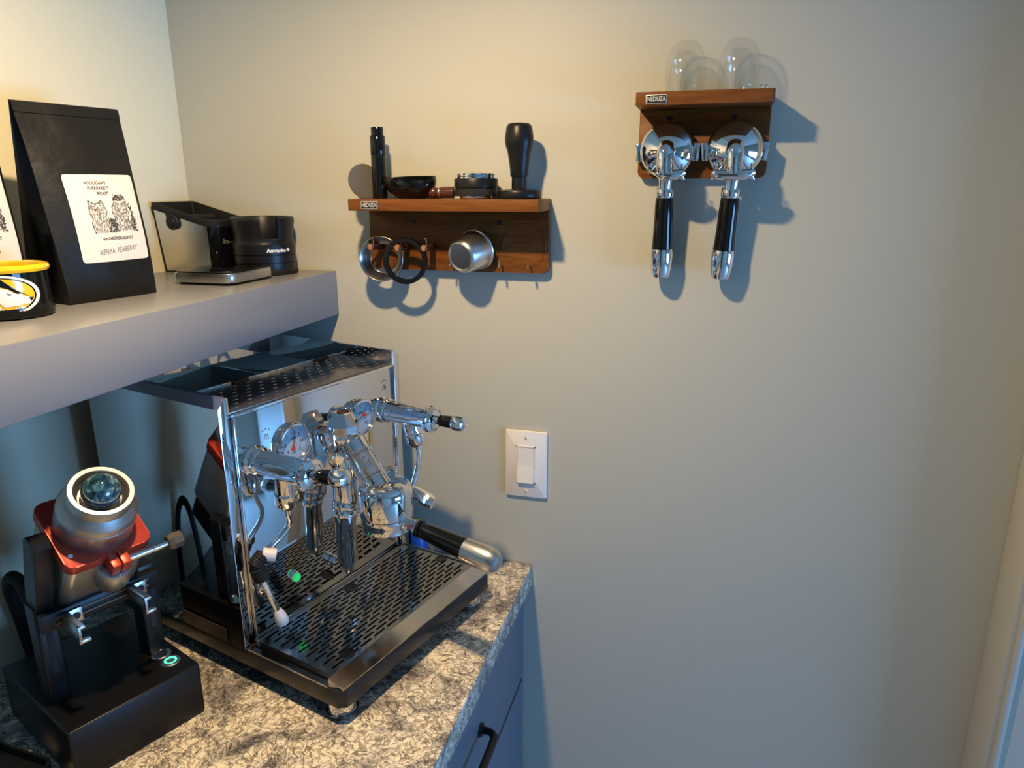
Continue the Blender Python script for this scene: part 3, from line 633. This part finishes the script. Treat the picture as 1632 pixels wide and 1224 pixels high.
# drip tray : shell with sloping front lip
m = MB()
def ringbox(m, u0, u1, v0, v1, z0, z1, tk):
    m.box((u0, v0, z0), (u0 + tk, v1, z1)); m.box((u1 - tk, v0, z0), (u1, v1, z1)); m.box((u0 + tk, v0, z0), (u1 - tk, v0 + tk, z1)); m.box((u0 + tk, v1 - tk, z0), (u1 - tk, v1, z1))
gu0, gu1, gv0, gv1, gz = -.1655, -.026, .014, .326, .0615
ringbox(m, gu0 - .002, gu1 + .002, gv0 - .002, gv1 + .002, .0505, gz + .0018, .002)
tray = m.build('drip_tray', M_TRAY, em)
lip = MB().raw([(gu1 + .002, .004, .0628), (gu1 + .002, .336, .0628), (-.002, .332, .0535), (-.002, .008, .0535), (gu1 + .002, .004, .0505), (gu1 + .002, .336, .0505), (-.002, .332, .0505), (-.002, .008, .0505)],
    [(0, 1, 2, 3), (3, 2, 6, 7), (0, 3, 7, 4), (1, 5, 6, 2), (4, 7, 6, 5), (0, 4, 5, 1)]); lip.build('front_lip', M_TRAY, tray, smooth=0)
for va, vb_ in ((.002, gv0 - .004), (gv1 + .004, W_ - .002)): MB().box((UP, va, .0505), (gu1 + .002, vb_, .0530)).build('side_ledge', M_TRAY, tray)
# grate with staggered capsule slots
def slot_cell(m, u0, v0, P, Lc, a, r, z, dz, n=6):
    cu, cv = u0 + P / 2, v0 + Lc / 2
    inn = []; out = []
    for k in range(n + 1):
        t_ = R(0 + 180 * k / n); inn.append((cu + r * math.cos(t_), cv + a + r * math.sin(t_)))
        out.append((cu + P / 2 * max(-1, min(1, 1.42 * math.cos(t_))), v0 + Lc if 30 < math.degrees(t_) < 150 else cv + a))
    for k in range(n + 1):
        t_ = R(180 + 180 * k / n); inn.append((cu + r * math.cos(t_), cv - a + r * math.sin(t_)))
        out.append((cu + P / 2 * max(-1, min(1, 1.42 * math.cos(t_))), v0 if 210 < math.degrees(t_) < 330 else cv - a))
    N_ = len(inn)
    vs = [(x, y, z) for x, y in out] + [(x, y, z) for x, y in inn] + [(x, y, z - dz) for x, y in inn]
    m.raw(vs, [(i, (i + 1) % N_, N_ + (i + 1) % N_, N_ + i) for i in range(N_)] + [(N_ + i, N_ + (i + 1) % N_, 2 * N_ + (i + 1) % N_, 2 * N_ + i) for i in range(N_)])
g = MB(); ROWS = 17; P_ = (gu1 - gu0 - .010) / ROWS; LC = .0262; NC = 11; vs0 = gv0 + .006
for r_ in range(ROWS):
    u = gu0 + .005 + r_ * P_; off = (LC / 2 if r_ % 2 else 0)
    cells = NC if not off else NC
    for c in range(cells):
        v = vs0 + off + c * LC
        if v + LC > gv1 - .003: continue
        slot_cell(g, u, v, P_, LC, .0088, P_ * .25, gz, .002)
    for (q0, q1) in ((gv0, vs0 + off), (vs0 + off + LC * sum(1 for c in range(cells) if vs0 + off + (c + 1) * LC <= gv1 - .003), gv1)):
        if q1 > q0: g.raw([(u, q0, gz), (u + P_, q0, gz), (u + P_, q1, gz), (u, q1, gz)], [(0, 1, 2, 3)])
for q0, q1 in ((gu0, gu0 + .005), (gu1 - .005, gu1)): g.raw([(q0, gv0, gz), (q1, gv0, gz), (q1, gv1, gz), (q0, gv1, gz)], [(0, 1, 2, 3)])
g.build('drip_grate', M_TRAY, tray, smooth=0, recalc=False, label='slotted steel drip grate')
MB().box((gu0, gv0, .0512), (gu1, gv1, .0520)).build('tray_floor', M_BLK, tray)
for u, v, ru in ((-.148, .176, .011), (-.040, .055, .010), (-.082, .318, .010)):
    MB().lathe([(0, gz + .0002), (ru, gz + .0002), (ru, gz + .0006), (ru - .0012, gz + .0003), (0, gz + .0003)], Matrix.Translation((u, v, 0)) @ Matrix.Diagonal((1, 1, 1, 1)), 28).build('finger_hole', M_BLKG, tray)
# casing: side panels with chamfered top edge
sp_prof = [(0, .0505), (0, .387), (.010, .399), (.016, .399), (.016, .0505)]
YZ = Matrix(((0, 0, 1, 0), (1, 0, 0, 0), (0, 1, 0, 0), (0, 0, 0, 1)))      # (x, y, z) -> (u = z, v = x, z = y)
MB().prism(sp_prof, UB, UF, YZ, .0008).build('side_panel', M_MIRROR, em)
MB().prism([(W_ - x, z) for x, z in sp_prof], UB, UF, YZ, .0008).build('side_panel', M_MIRROR, em)
MB().box((UP - .004, .0165, .0505), (UP, W_ - .0165, .3735), .0006).build('front_panel', M_MIRROR, em)
MB().box((UB, .016, .0505), (UB + .004, W_ - .016, .392)).build('rear_panel', M_MIRROR, em)
for v in (.0175, W_ - .0175): MB().box((UP, v - .0012, .060), (UP + .0035, v + .0012, .3735), .0005).build('corner_bead', M_CHROME, em)
MB().box((UP - .003, .016, .3735), (UP + .002, W_ - .016, .3775), .0006).build('front_rail', M_CHROME, em)
ct = MB().box((-.288, .016, .376), (UP - .003, W_ - .016, .380), .0004).build('cup_tray', M_TOPS, em)
dm = MB()
for i in range(7):
    for j in range(13):
        u = -.272 + i * .0145; v = .036 + j * .0222 + (.0111 if i % 2 else 0)
        if v > .318: continue
        dm.sphere((u, v, .3798), .0048, 12, 8, (.55, 1, .20))
d_ = dm.build('embossed_dimples', M_TRAY, ct); d_['kind'] = 'stuff'
MB().box((-.2915, .016, .3775), (-.288, W_ - .016, .3815), .0005).build('tray_rail', M_CHROME, em)
MB().box((UB + .004, .016, .376), (-.2915, W_ - .016, .3795)).build('tank_cover', M_MIRROR, em)
MB().box((-.385, V0 - .001, .3795), (-.2915, V0 + .001, .3805)).build('cover_seam', M_CHROME, em)
for v in (.125, .285): MB().lathe([(0, .3822), (.011, .3822), (.0115, .3800), (.0115, .3795)], Matrix.Translation((-.286, v, 0)) @ Matrix.Diagonal((.5, 1.25, 1, 1)), 24).build('finger_hole', M_BLK, em)
m = MB(); m.box((UP + .001, .018, .0525), (UP + .004, W_ - .018, .0605), .001); m.build('lower_trim', M_CHROME, em)
# gauges
AU = Matrix.Rotation(R(90), 4, 'Y')           # lathe axis -> +u
def gauge(v, z, na, numerals):
    M = Matrix.Translation((UP, v, z)) @ AU
    b_ = MB().lathe([(.020, 0), (.0275, 0), (.0285, .002), (.0285, .009), (.0272, .0118), (.0250, .0122), (.0240, .0105), (.0235, .0065)], M, 48).build('gauge_bezel', M_CHROME, em)
    MB().lathe([(0, .0064), (.0240, .0064)], M, 40).build('gauge_dial', M_DIAL, b_)
    fn = lambda x, y: (UP + .0067, v + x, z + y)
    tk = MB()
    for k in range(31):
        a = R(225 - 270 * k / 30); r0 = .0195 if k % 5 else .0180; line_on(tk, (r0 * math.cos(a), r0 * math.sin(a)), (.0215 * math.cos(a), .0215 * math.sin(a)), .0004 if k % 5 else .0008, fn)
    for k, s__ in enumerate(numerals):
        a = R(225 - 270 * k / (len(numerals) - 1)); put_text(tk, s__, .0058, fn, (.0145 * math.cos(a), .0145 * math.sin(a)), bold=.00012)
    put_text(tk, 'ECM', .0048, fn, (0, .0065), bold=.0001)
    tk.build('gauge_markings', M_INK, b_, smooth=0)
    fn2 = lambda x, y: (UP + .0078, v + x, z + y); a = R(na); nd = MB()
    ca, sa = math.cos(a), math.sin(a)
    poly_on(nd, [(-.002 * ca - .0008 * sa, -.002 * sa + .0008 * ca), (-.002 * ca + .0008 * sa, -.002 * sa - .0008 * ca), (.0185 * ca + .0004 * sa, .0185 * sa - .0004 * ca), (.0185 * ca - .0004 * sa, .0185 * sa + .0004 * ca)], fn2)
    nd.build('gauge_needle', M_INK, b_, smooth=0)
    poly_on(MB(), [(0, 0), (-.010 * ca - .0042 * sa, -.010 * sa + .0042 * ca), (-.010 * ca + .0042 * sa, -.010 * sa - .0042 * ca)], lambda x, y: (UP + .0079, v + x, z + y)).build('needle_tail', M_NEEDLE, b_, smooth=0)
gauge(.1045, .3145, 78, ['0', '.5', '1', '1.5', '2', '2.5', '3']); gauge(.2365, .3140, 200, ['0', '3', '6', '9', '12', '15', '16'])
# steam and hot water valves
def valve(v, z, wand_pts, name, tip_z):
    M = Matrix.Translation((UP, v, z)) @ AU
    b_ = MB().lathe([(0, 0), (.0205, 0), (.0205, .004), (.0175, .007), (.0190, .011), (.0190, .016), (.0165, .019), (.0165, .062), (.0170, .064), (.0170, .092), (.0205, .097), (.0205, .103), (.0150, .106), (.0115, .1075), (0, .1075)], M, 40).build(name, M_CHROME, em)
    MB().lathe([(.0206, .097), (.0214, .099), (.0214, .102), (.0206, .104), (.016, .1065)], M, 8).build('faceted_collar', M_CHROME, b_, smooth=10)
    p0 = (UP + .105, v, z); p1 = (UP + .160, v + .002, tip_z)
    q = lambda k: tuple(Vector(p0).lerp(Vector(p1), k))
    MB().rod(q(0), q(.18), [(0, 0), (.0075, 0), (.0065, 1), (0, 1)]).build('lever_ball', M_CHROME, b_)
    MB().rod(q(.16), q(.62), [(0, 0), (.0070, 0), (.0086, .1), (.0090, .5), (.0094, 1), (0, 1)]).build('lever_grip', M_BLKG, b_, label='black lever grip')
    MB().rod(q(.62), q(1), [(0, 0), (.0104, 0), (.0122, .15), (.0120, .55), (.0104, .85), (.006, .97), (0, 1)]).build('lever_cap', M_CHROME, b_)
    j0, j1 = wand_pts[0], wand_pts[1]
    MB().rod(j0, j1, [(0, 0), (.0130, 0), (.0136, .12), (.0136, .48), (.0128, .50), (.0150, .54), (.0150, .86), (.0110, 1), (0, 1)]).build('wand_joint', M_CHROME, b_)
    return b_
vb = valve(.0440, .3090, [(UP + .055, .044, .300), (UP + .044, .052, .252)], 'steam_valve', .317)
GRIP, TIP = Vector((-.151, .014, .1775)), Vector((-.142, .040, .084))
MB().tube([(UP + .044, .052, .254), (UP + .040, .057, .236), (UP + .035, .061, .220), (UP + .030, .052, .207), (UP + .025, .035, .196), (UP + .020, .020, .184), tuple(GRIP)], .0042, 14, 6).tube([tuple(GRIP), tuple(GRIP.lerp(TIP, .2)), tuple(GRIP.lerp(TIP, .9))], .0042, 14, 3).build('steam_wand', M_CHROME, vb)
gp = MB()
gdir = [Vector((UP + .022, .024, .188)), Vector((UP + .0195, .0175, .1815)), GRIP, GRIP.lerp(TIP, .12), GRIP.lerp(TIP, .22)]
for k in range(11):
    t_ = k / 10 * 3.999; i = int(t_); p = gdir[i].lerp(gdir[i + 1], t_ - i); d_ = (gdir[i + 1] - gdir[i]).normalized()
    gp.torus(.0078, .0026, Matrix.Translation(p) @ d_.to_track_quat('Z', 'Y').to_matrix().to_4x4(), 20, 8)
gp.tube([tuple(p) for p in gdir], .0080, 14, 4); gp.build('rubber_grip', M_RUB, vb, label='ribbed black rubber grip')
MB().cyl((UP + .022, .024, .190), (UP + .034, .036, .186), .0085, .0085, 22, .001).build('grip_lug', M_SIL, vb)
MB().rod(tuple(GRIP.lerp(TIP, .80)), tuple(TIP + (TIP - GRIP) * .06), [(0, 0), (.0052, 0), (.0078, .3), (.0090, .75), (.0076, .93), (0, 1)]).build('wand_tip', M_SIL, vb, label='pale grey steam tip')
vb2 = valve(.2895, .3115, [(UP + .058, .2895, .302), (UP + .064, .297, .262)], 'water_valve', .313)
MB().tube([(UP + .063, .296, .265), (UP + .065, .299, .248), (UP + .062, .299, .225), (UP + .055, .292, .190), (UP + .052, .285, .165)], .0045, 14, 5).build('water_wand', M_CHROME, vb2)
MB().rod((UP + .052, .285, .170), (UP + .050, .283, .135), [(0, 0), (.0055, 0), (.0075, .2), (.0075, .85), (.0060, 1), (0, 1)]).build('wand_tip', M_CHROME, vb2)
# group head
UD = -.135
MB().box((UP, .145, .262), (UD + .006, .195, .322), .004).build('group_block', M_CHROME, em)
gh = MB().lathe([(0, .200), (.0150, .200), (.0190, .206), (.0205, .216), (.0200, .240), (.0185, .285), (.0200, .300), (.0235, .306), (.0240, .311), (.0215, .314), (0, .314)], Matrix.Translation((UD, V0, 0)), 40).build('group_head', M_CHROME, em)
MB().lathe([(0, .312), (.0215, .312), (.0225, .315), (.0225, .327), (.0135, .344), (.0115, .3455), (0, .3458)], Matrix.Translation((UD, V0, 0)) @ Matrix.Rotation(R(12), 4, 'Z'), 8).build('dome_nut', M_CHROME, gh, smooth=12)
N0, N1 = Vector((-.122, V0, .306)), Vector((-.070, V0, .238))
MB().rod(tuple(N0), tuple(N1), [(0, -.02), (.0150, -.01), (.0192, .05), (.0195, .2), (.0192, .8), (.0215, 1), (0, 1.05)], 36).build('slanted_neck', M_CHROME, gh)
ND = (N1 - N0).normalized(); NX = Vector((0, 1, 0)); NO = ND.cross(NX).normalized()
if NO.x < 0: NO = -NO
def neckfn(off):
    def f(x, y):
        a = x / .0194; c = N0.lerp(N1, .5) - ND * y; p = c + (NO * math.cos(a - R(32)) + NX * math.sin(a - R(32))) * (.0194 + off); return tuple(p)
    return f
stk = MB(); stk.strip(lambda a, b: neckfn(.0004)(a * .030 - .015, b * .046 - .021), [k / 10 for k in range(11)], [0, .5, 1]); sk = stk.build('warning_sticker', M_STICK, gh, label='clear hot-surface warning sticker')
sx_ = MB(); nf = neckfn(.0007)
put_text(sx_, 'CAUTION', .0066, nf, (0, .0185), .85, .0001); put_text(sx_, 'Hot Surface', .0056, nf, (0, -.0165), .8, .0001)
for a_, b_ in (((-.010, -.010), (.010, -.010)), ((.010, -.010), (0, .0125)), ((0, .0125), (-.010, -.010))): line_on(sx_, a_, b_, .0009, nf)
for k in (-.0035, 0, .0035):
    for j in range(4): line_on(sx_, (k + .0008 * (-1) ** j, -.006 + j * .0028), (k - .0008 * (-1) ** j, -.0032 + j * .0028), .0006, nf)
sx_.build('sticker_print', M_INK, sk, smooth=0)
UBl = -.063
MB().lathe([(0, .256), (.020, .256), (.0310, .2545), (.0358, .250), (.0375, .243), (.0378, .225), (.0370, .214), (.0360, .2085), (.030, .2075), (0, .2075)], Matrix.Translation((UBl, V0, 0)), 56).build('brew_bell', M_CHROME, gh)
MB().cyl((UD + .012, V0 - .023, .288), (UD + .016, V0 - .029, .286), .0088, .0078, 24, .001).build('side_cap', M_CHROME, gh)
MB().sphere((UD, V0 - .004, .208), .0195, 28, 16, (1, 1, .9)).build('valve_elbow', M_CHROME, gh)
MB().lathe([(0, .208), (.0135, .207), (.0165, .203), (.0178, .199), (.0178, .193), (.0162, .190), (.0162, .156), (.0154, .1545), (.0154, .122), (.0145, .118), (.0095, .1145), (.0085, .104), (.006, .100), (0, .0985)], Matrix.Translation((UD, V0 - .008, 0)), 36).build('lever_valve', M_CHROME, gh)
MB().cyl((UP, .1646, .1080), (UP + .011, .1646, .1070), .0085, None, 20, .001).build('drain_nozzle', M_CHROME, gh)
lv = MB().cyl((UD, V0 + .015, .238), (UD, V0 + .050, .238), .0085, None, 24, .001)
lv.tube([(UD, V0 + .046, .238), (UD + .03, V0 + .050, .236), (UD + .058, V0 + .052, .229)], [.0062, .0055, .0050], 14, 4)
lv.build('brew_lever', M_CHROME, gh)
MB().rod((UD + .056, V0 + .052, .2295), (UD + .112, V0 + .056, .210), [(0, 0), (.0058, 0), (.0068, .25), (.0098, .45), (.0108, .85), (.0090, 1), (0, 1)], 10).build('lever_knob', M_CHROME, gh, smooth=15)
MB().box((-.020, -.008, 0), (.020, .008, .010), .002, Matrix.Translation((UD + .048, V0 + .026, .253)) @ Matrix.Rotation(R(24), 4, 'Z')).build('lever_cam', M_CHROME, gh)
# switch, lamp, badge, icons on the front panel
MB().cyl((UP, .036, .128), (UP + .004, .036, .128), .0075, None, 20, .001).tube([(UP + .003, .036, .128), (UP + .010, .036, .126), (UP + .018, .036, .122)], [.003, .0026, .0036], 10, 3).build('power_toggle', M_CHROME, em)
lb = MB().lathe([(0, 0), (.0082, 0), (.0082, .003), (.0065, .005)], Matrix.Translation((UP, .0895, .118)) @ AU, 24).build('lamp_bezel', M_CHROME, em)
MB().lathe([(.0064, .003), (.0060, .0075), (.0035, .010), (0, .0106)], Matrix.Translation((UP, .0895, .118)) @ AU, 24).build('green_lamp', M_GREEN, lb, label='lit green pilot lamp')
bd = MB().lathe([(0, .0010), (.0150, .0010), (.0170, .0018), (.0205, .0020), (.0212, .0010), (.0212, 0)], Matrix.Translation((UP, .2570, .1280)) @ AU, 44).build('round_badge', M_STEEL, em)
bt = MB(); put_text(bt, 'ECM', .013, lambda x, y: (UP + .0013, .2570 + x, .1280 + y), bold=.0003).build('badge_lettering', M_GREY, bd, smooth=0)
ic = MB()
for v, z in ((.066, .336), (.300, .347)):
    fn = lambda x, y: (UP + .0003, v + x, z + y)
    for k in (-.004, 0, .004): line_on(ic, (k, -.006), (k * .4, .002), .0009, fn)
    for k in range(3): poly_on(ic, [(-.005 + .005 * k + .0012 * math.cos(q), .007 + .002 * (k == 1) + .0012 * math.sin(q)) for q in (0, 1, 2, 3, 4, 5)], fn)
ic.build('panel_icons', M_GREY, em, smooth=0)
# portafilter locked in the machine (own thing)
pf = thing('portafilter', 'black-handled portafilter with steel end cap locked in the espresso machine', 'portafilter')
Mm = Matrix.Translation(MO) @ Matrix.Rotation(MR, 4, 'Z')
pf.location = Mm @ Vector((UBl, V0, .186)); pf.rotation_euler = (0, 0, MR)
MB().lathe([(.0270, 0), (.0325, 0), (.0335, .001), (.0338, .012), (.0348, .0135), (.0348, .0208), (.030, .0208), (.0275, .018), (.0270, 0)], None, 52).build('basket_ring', M_CHROME, pf)
HA, HB = Vector((.030, 0, .0165)), Vector((.1865, 0, -.0035))
q = lambda k: tuple(HA.lerp(HB, k))
MB().rod(q(0), q(.185), [(0, 0), (.0088, 0), (.0080, .3), (.0085, .7), (.0118, .82), (.0118, 1), (0, 1)], 8).build('neck', M_CHROME, pf, smooth=15)
MB().rod(q(.17), q(.20), [(0, 0), (.0122, 0), (.0128, .3), (.0122, 1), (0, 1)]).build('collar', M_BLKG, pf)
MB().rod(q(.20), q(.66), [(0, 0), (.0105, 0), (.0118, .15), (.0135, .6), (.0150, 1), (0, 1)], 32).build('grip', M_BLKG, pf, label='gloss black grip')
MB().rod(q(.66), q(1.0), [(0, 0), (.0154, 0), (.0164, .3), (.0166, .65), (.0152, .85), (.0110, .96), (.005, .995), (0, 1)], 36).build('end_cap', M_STEEL, pf)

# ================================================================ GRINDER
GR = R(-22.0)
gu, gv = Vector((math.cos(GR), math.sin(GR), 0)), Vector((-math.sin(GR), math.cos(GR), 0))
GO = Vector((-.345, -.541, 0)) - gu * .095
gr = thing('coffee_grinder', 'black coffee grinder with tilted red and silver head beside the espresso machine', 'grinder', GO, GR)
MB().box((-.095, -.077, .0015), (.095, .077, .0711), .0025, None, 3).build('base_housing', mat('satin_black_housing', (.005, .005, .006), .34, spec=.28), gr)
for u in (-.08, .08):
    for v in (-.062, .062): MB().cyl((u, v, 0), (u, v, .003), .008).build('rubber_foot', M_RUB, gr)
for u, v, lit in ((.0626, .0568, True), (.0390, .0570, False)):
    b_ = MB().lathe([(0, .0725), (.0072, .0725), (.0078, .0730), (.0108, .0730), (.0118, .0720), (.0118, .0709)], Matrix.Translation((u, v, 0)), 32).build('push_button', M_STEEL, gr)
    if lit: MB().lathe([(.0052, .0727), (.0056, .0734), (.0074, .0734), (.0078, .0727)], Matrix.Translation((u, v, 0)), 32).build('ring_light', M_RINGG, b_, label='glowing green ring')
TILT = R(36)
PC = Vector((.053, 0, .2825))
TM = Matrix.Translation(PC) @ Matrix.Rotation(TILT, 4, 'Y')     # local z = head axis, local x = down the front
PLT = .014
MB().prism(rrect(-.046, -.046, .046, .046, .010), -PLT, 0, TM, .0012).build('red_plate', M_RED, gr, label='red anodised clamp plate')
for s__ in (-1, 1): MB().box((.044, .0055 * s__ + .004 - .0048, -PLT - .004), (.0625, .0055 * s__ + .004 + .0048, .0004), .0008, TM).build('clamp_tab', M_RED, gr)
MB().prism(rrect(-.0435, -.0435, .0435, .0435, .010), -.108, -PLT, TM, .001).build('motor_body', M_SATIN, gr)
MB().prism(rrect(-.037, -.037, .037, .037, .008), -.150, -.108, TM, .001).build('motor_rear', M_BLKM, gr)
ch = MB().prism([(-.004, -.0175), (.012, -.0175), (.020, -.0145), (.0245, -.008), (.0260, 0), (.0245, .008), (.020, .0145), (.012, .0175), (-.004, .0175)], -.052, -PLT - .005, TM @ Matrix.Translation((.0415, .004, 0)), .004); ch.build('spout_chute', M_SATIN, gr)
kb_ = MB().lathe([(0, 0), (.0400, 0), (.0405, .0008), (.0405, .0270), (.0398, .0275), (.0398, .0282), (.0405, .0287), (.0403, .0360), (.0390, .0385), (.0345, .0455), (.0330, .0475), (.0330, .0600), (.0322, .0612), (.0276, .0612), (.0268, .0605), (.0262, .0530), (.0215, .0480), (0, .0470)], TM, 64).build('adjusting_collar', M_SATIN, gr)
tk = MB()
for k in range(44):
    a = R(-95 + 190 * k / 43); r1_ = .0442 if k % 4 == 0 else .0432
    line_on(tk, (.0413 * math.cos(a), .0413 * math.sin(a)), (r1_ * math.cos(a), r1_ * math.sin(a)), .0005, lambda x, y: tuple(TM @ Vector((x, y, .0003))))
tk.build('dial_marks', M_INK, gr, smooth=0)
MB().lathe([(0, .0006), (.0022, .0006), (.0026, 0)], TM @ Matrix.Translation((.030, -.037, 0)), 14).build('index_dot', M_WPRINT, gr)
MB().sphere((TM @ Vector((0, 0, .0590)))[:], .0198, 36, 22).build('glass_ball', M_BALL, gr, label='dark blue marbled ball in the hopper mouth')
tp = lambda x, y, z: tuple(TM @ Vector((x, y, z)))
MB().rod(tp(.054, .013, -.008), tp(.054, .062, -.008), [(0, 0), (.0042, 0), (.0042, .55), (.0036, .56), (.0036, .58), (.0044, .6), (.0044, 1), (0, 1)]).build('clamp_screw', M_CHROME, gr)
MB().rod(tp(.054, .060, -.008), tp(.054, .076, -.008), [(0, 0), (.0080, 0), (.0105, .3), (.0100, 1), (0, 1)], 8).build('clamp_knob', M_BROWN, gr, smooth=15)
for s__ in (-1, 1):
    v0_, v1_ = sorted((s__ * .0455, s__ * .0680))
    cl = MB().prism(rrect(.004, v0_, .032, v1_, .003, 3), .0711, .196, None, .0008).build('column', M_BLKM, gr)
    MB().prism(rrect(.0318, (v0_ + v1_) / 2 - .0035, .0326, (v0_ + v1_) / 2 + .0035, .0003, 2), .110, .165).build('column_slot', M_GAP, cl)
    XZ = Matrix(((1, 0, 0, 0), (0, 0, 1, 0), (0, 1, 0, 0), (0, 0, 0, 1)))
    if s__ > 0: continue
    arm = MB().prism([(.008, .185), (.030, .185), (.042, .212), (.064, .276), (.060, .284), (.046, .289), (.038, .285), (.014, .222)], *sorted((s__ * .0480, s__ * .0660)), XZ, .001).build('side_arm', M_BLKM, gr)
    for u, z in ((.0490, .275), (.0320, .228)):
        sc_ = MB().lathe([(.0015, .0004), (.0030, .0010), (.0036, 0)], Matrix.Translation((u, s__ * .066, z)) @ Matrix.Rotation(R(90 * s__), 4, 'X'), 16).build('screw', M_STEEL, arm)
        sc_.matrix_basis = Matrix()
cb = MB().box((.032, -.066, .168), (.044, .066, .190), .001)
cb.build('fork_rail', M_BLKM, gr)
MB().box((.044, -.052, .1745), (.0452, .052, .1765)).box((.044, -.052, .1820), (.0452, .052, .1840)).build('rail_groove', M_BROWN, gr)
for v, sg in ((-.043, 1), (.030, 1)):
    f_ = MB().box((.0452, v + .004, .169), (.0478, v + .018, .186), .0006)
    f_.box((.0452, v - .004, .1825), (.090, v + .004, .1860), .0006); f_.box((.0452, v - .004, .170), (.090, v - .0015, .1840), .0004)
    f_.box((.0860, v - .004, .165), (.0900, v - .0010, .1860), .0004); f_.box((.0840, v - .004, .1650), (.0900, v + .008, .1688), .0008)
    ff = f_.build('fork_arm', M_STEEL, gr)
    MB().cyl((.0475, v + .011, .1775), (.0490, v + .011, .1775), .0042, None, 16).build('screw', M_BLKM, ff)
MB().box((-.094, .079, .004), (.02, .081, .03)).build('side_plate', M_BROWN, gr)
# power cord of the grinder
inv = (Matrix.Translation(GO) @ Matrix.Rotation(GR, 4, 'Z')).inverted()
MB().tube([tuple(inv @ Vector(p)) for p in ((-.612, -.452, .008), (-.613, -.458, .075), (-.606, -.470, .132), (-.582, -.480, .158), (-.558, -.486, .145), (-.540, -.489, .09), (-.532, -.488, .05))], .0082, 12, 6).build('power_cord', M_RUB, gr, label='thick black looping cord')
# black tray at the counter's near side of the grinder
bt_ = thing('black_tray', 'black plastic tray lying on the counter beside the grinder base', 'tray', (-.4790, -.6440, .0005), R(-4))
MB().prism(rrect(-.06, -.065, .06, .05, .015), 0, .004).build('tray_base', M_BLK, bt_)
m = MB(); o1, o2 = rrect(-.06, -.065, .06, .05, .015), rrect(-.057, -.062, .057, .047, .013); n = len(o1)
vs = [(x, y, z) for z, o_ in ((.0035, o1), (.014, o1), (.014, o2), (.0035, o2)) for x, y in o_]
m.raw(vs, [(j * n + i, j * n + (i + 1) % n, ((j + 1) % 4) * n + (i + 1) % n, ((j + 1) % 4) * n + i) for j in range(4) for i in range(n)]).build('tray_rim', M_BLK, bt_)
# small blue bottle between machine and wall
bo = thing('small_bottle', 'small blue bottle with yellow cap between the machine and the wall', 'bottle', (-.203, -.034, .0003))
MB().lathe([(0, 0), (.015, 0), (.016, .002), (.016, .050), (.013, .056), (0, .056)], None, 28).build('body', M_BLUE, bo)
MB().lathe([(0, .056), (.0105, .056), (.011, .058), (.010, .074), (0, .075)], None, 24).build('cap', M_YELP, bo)
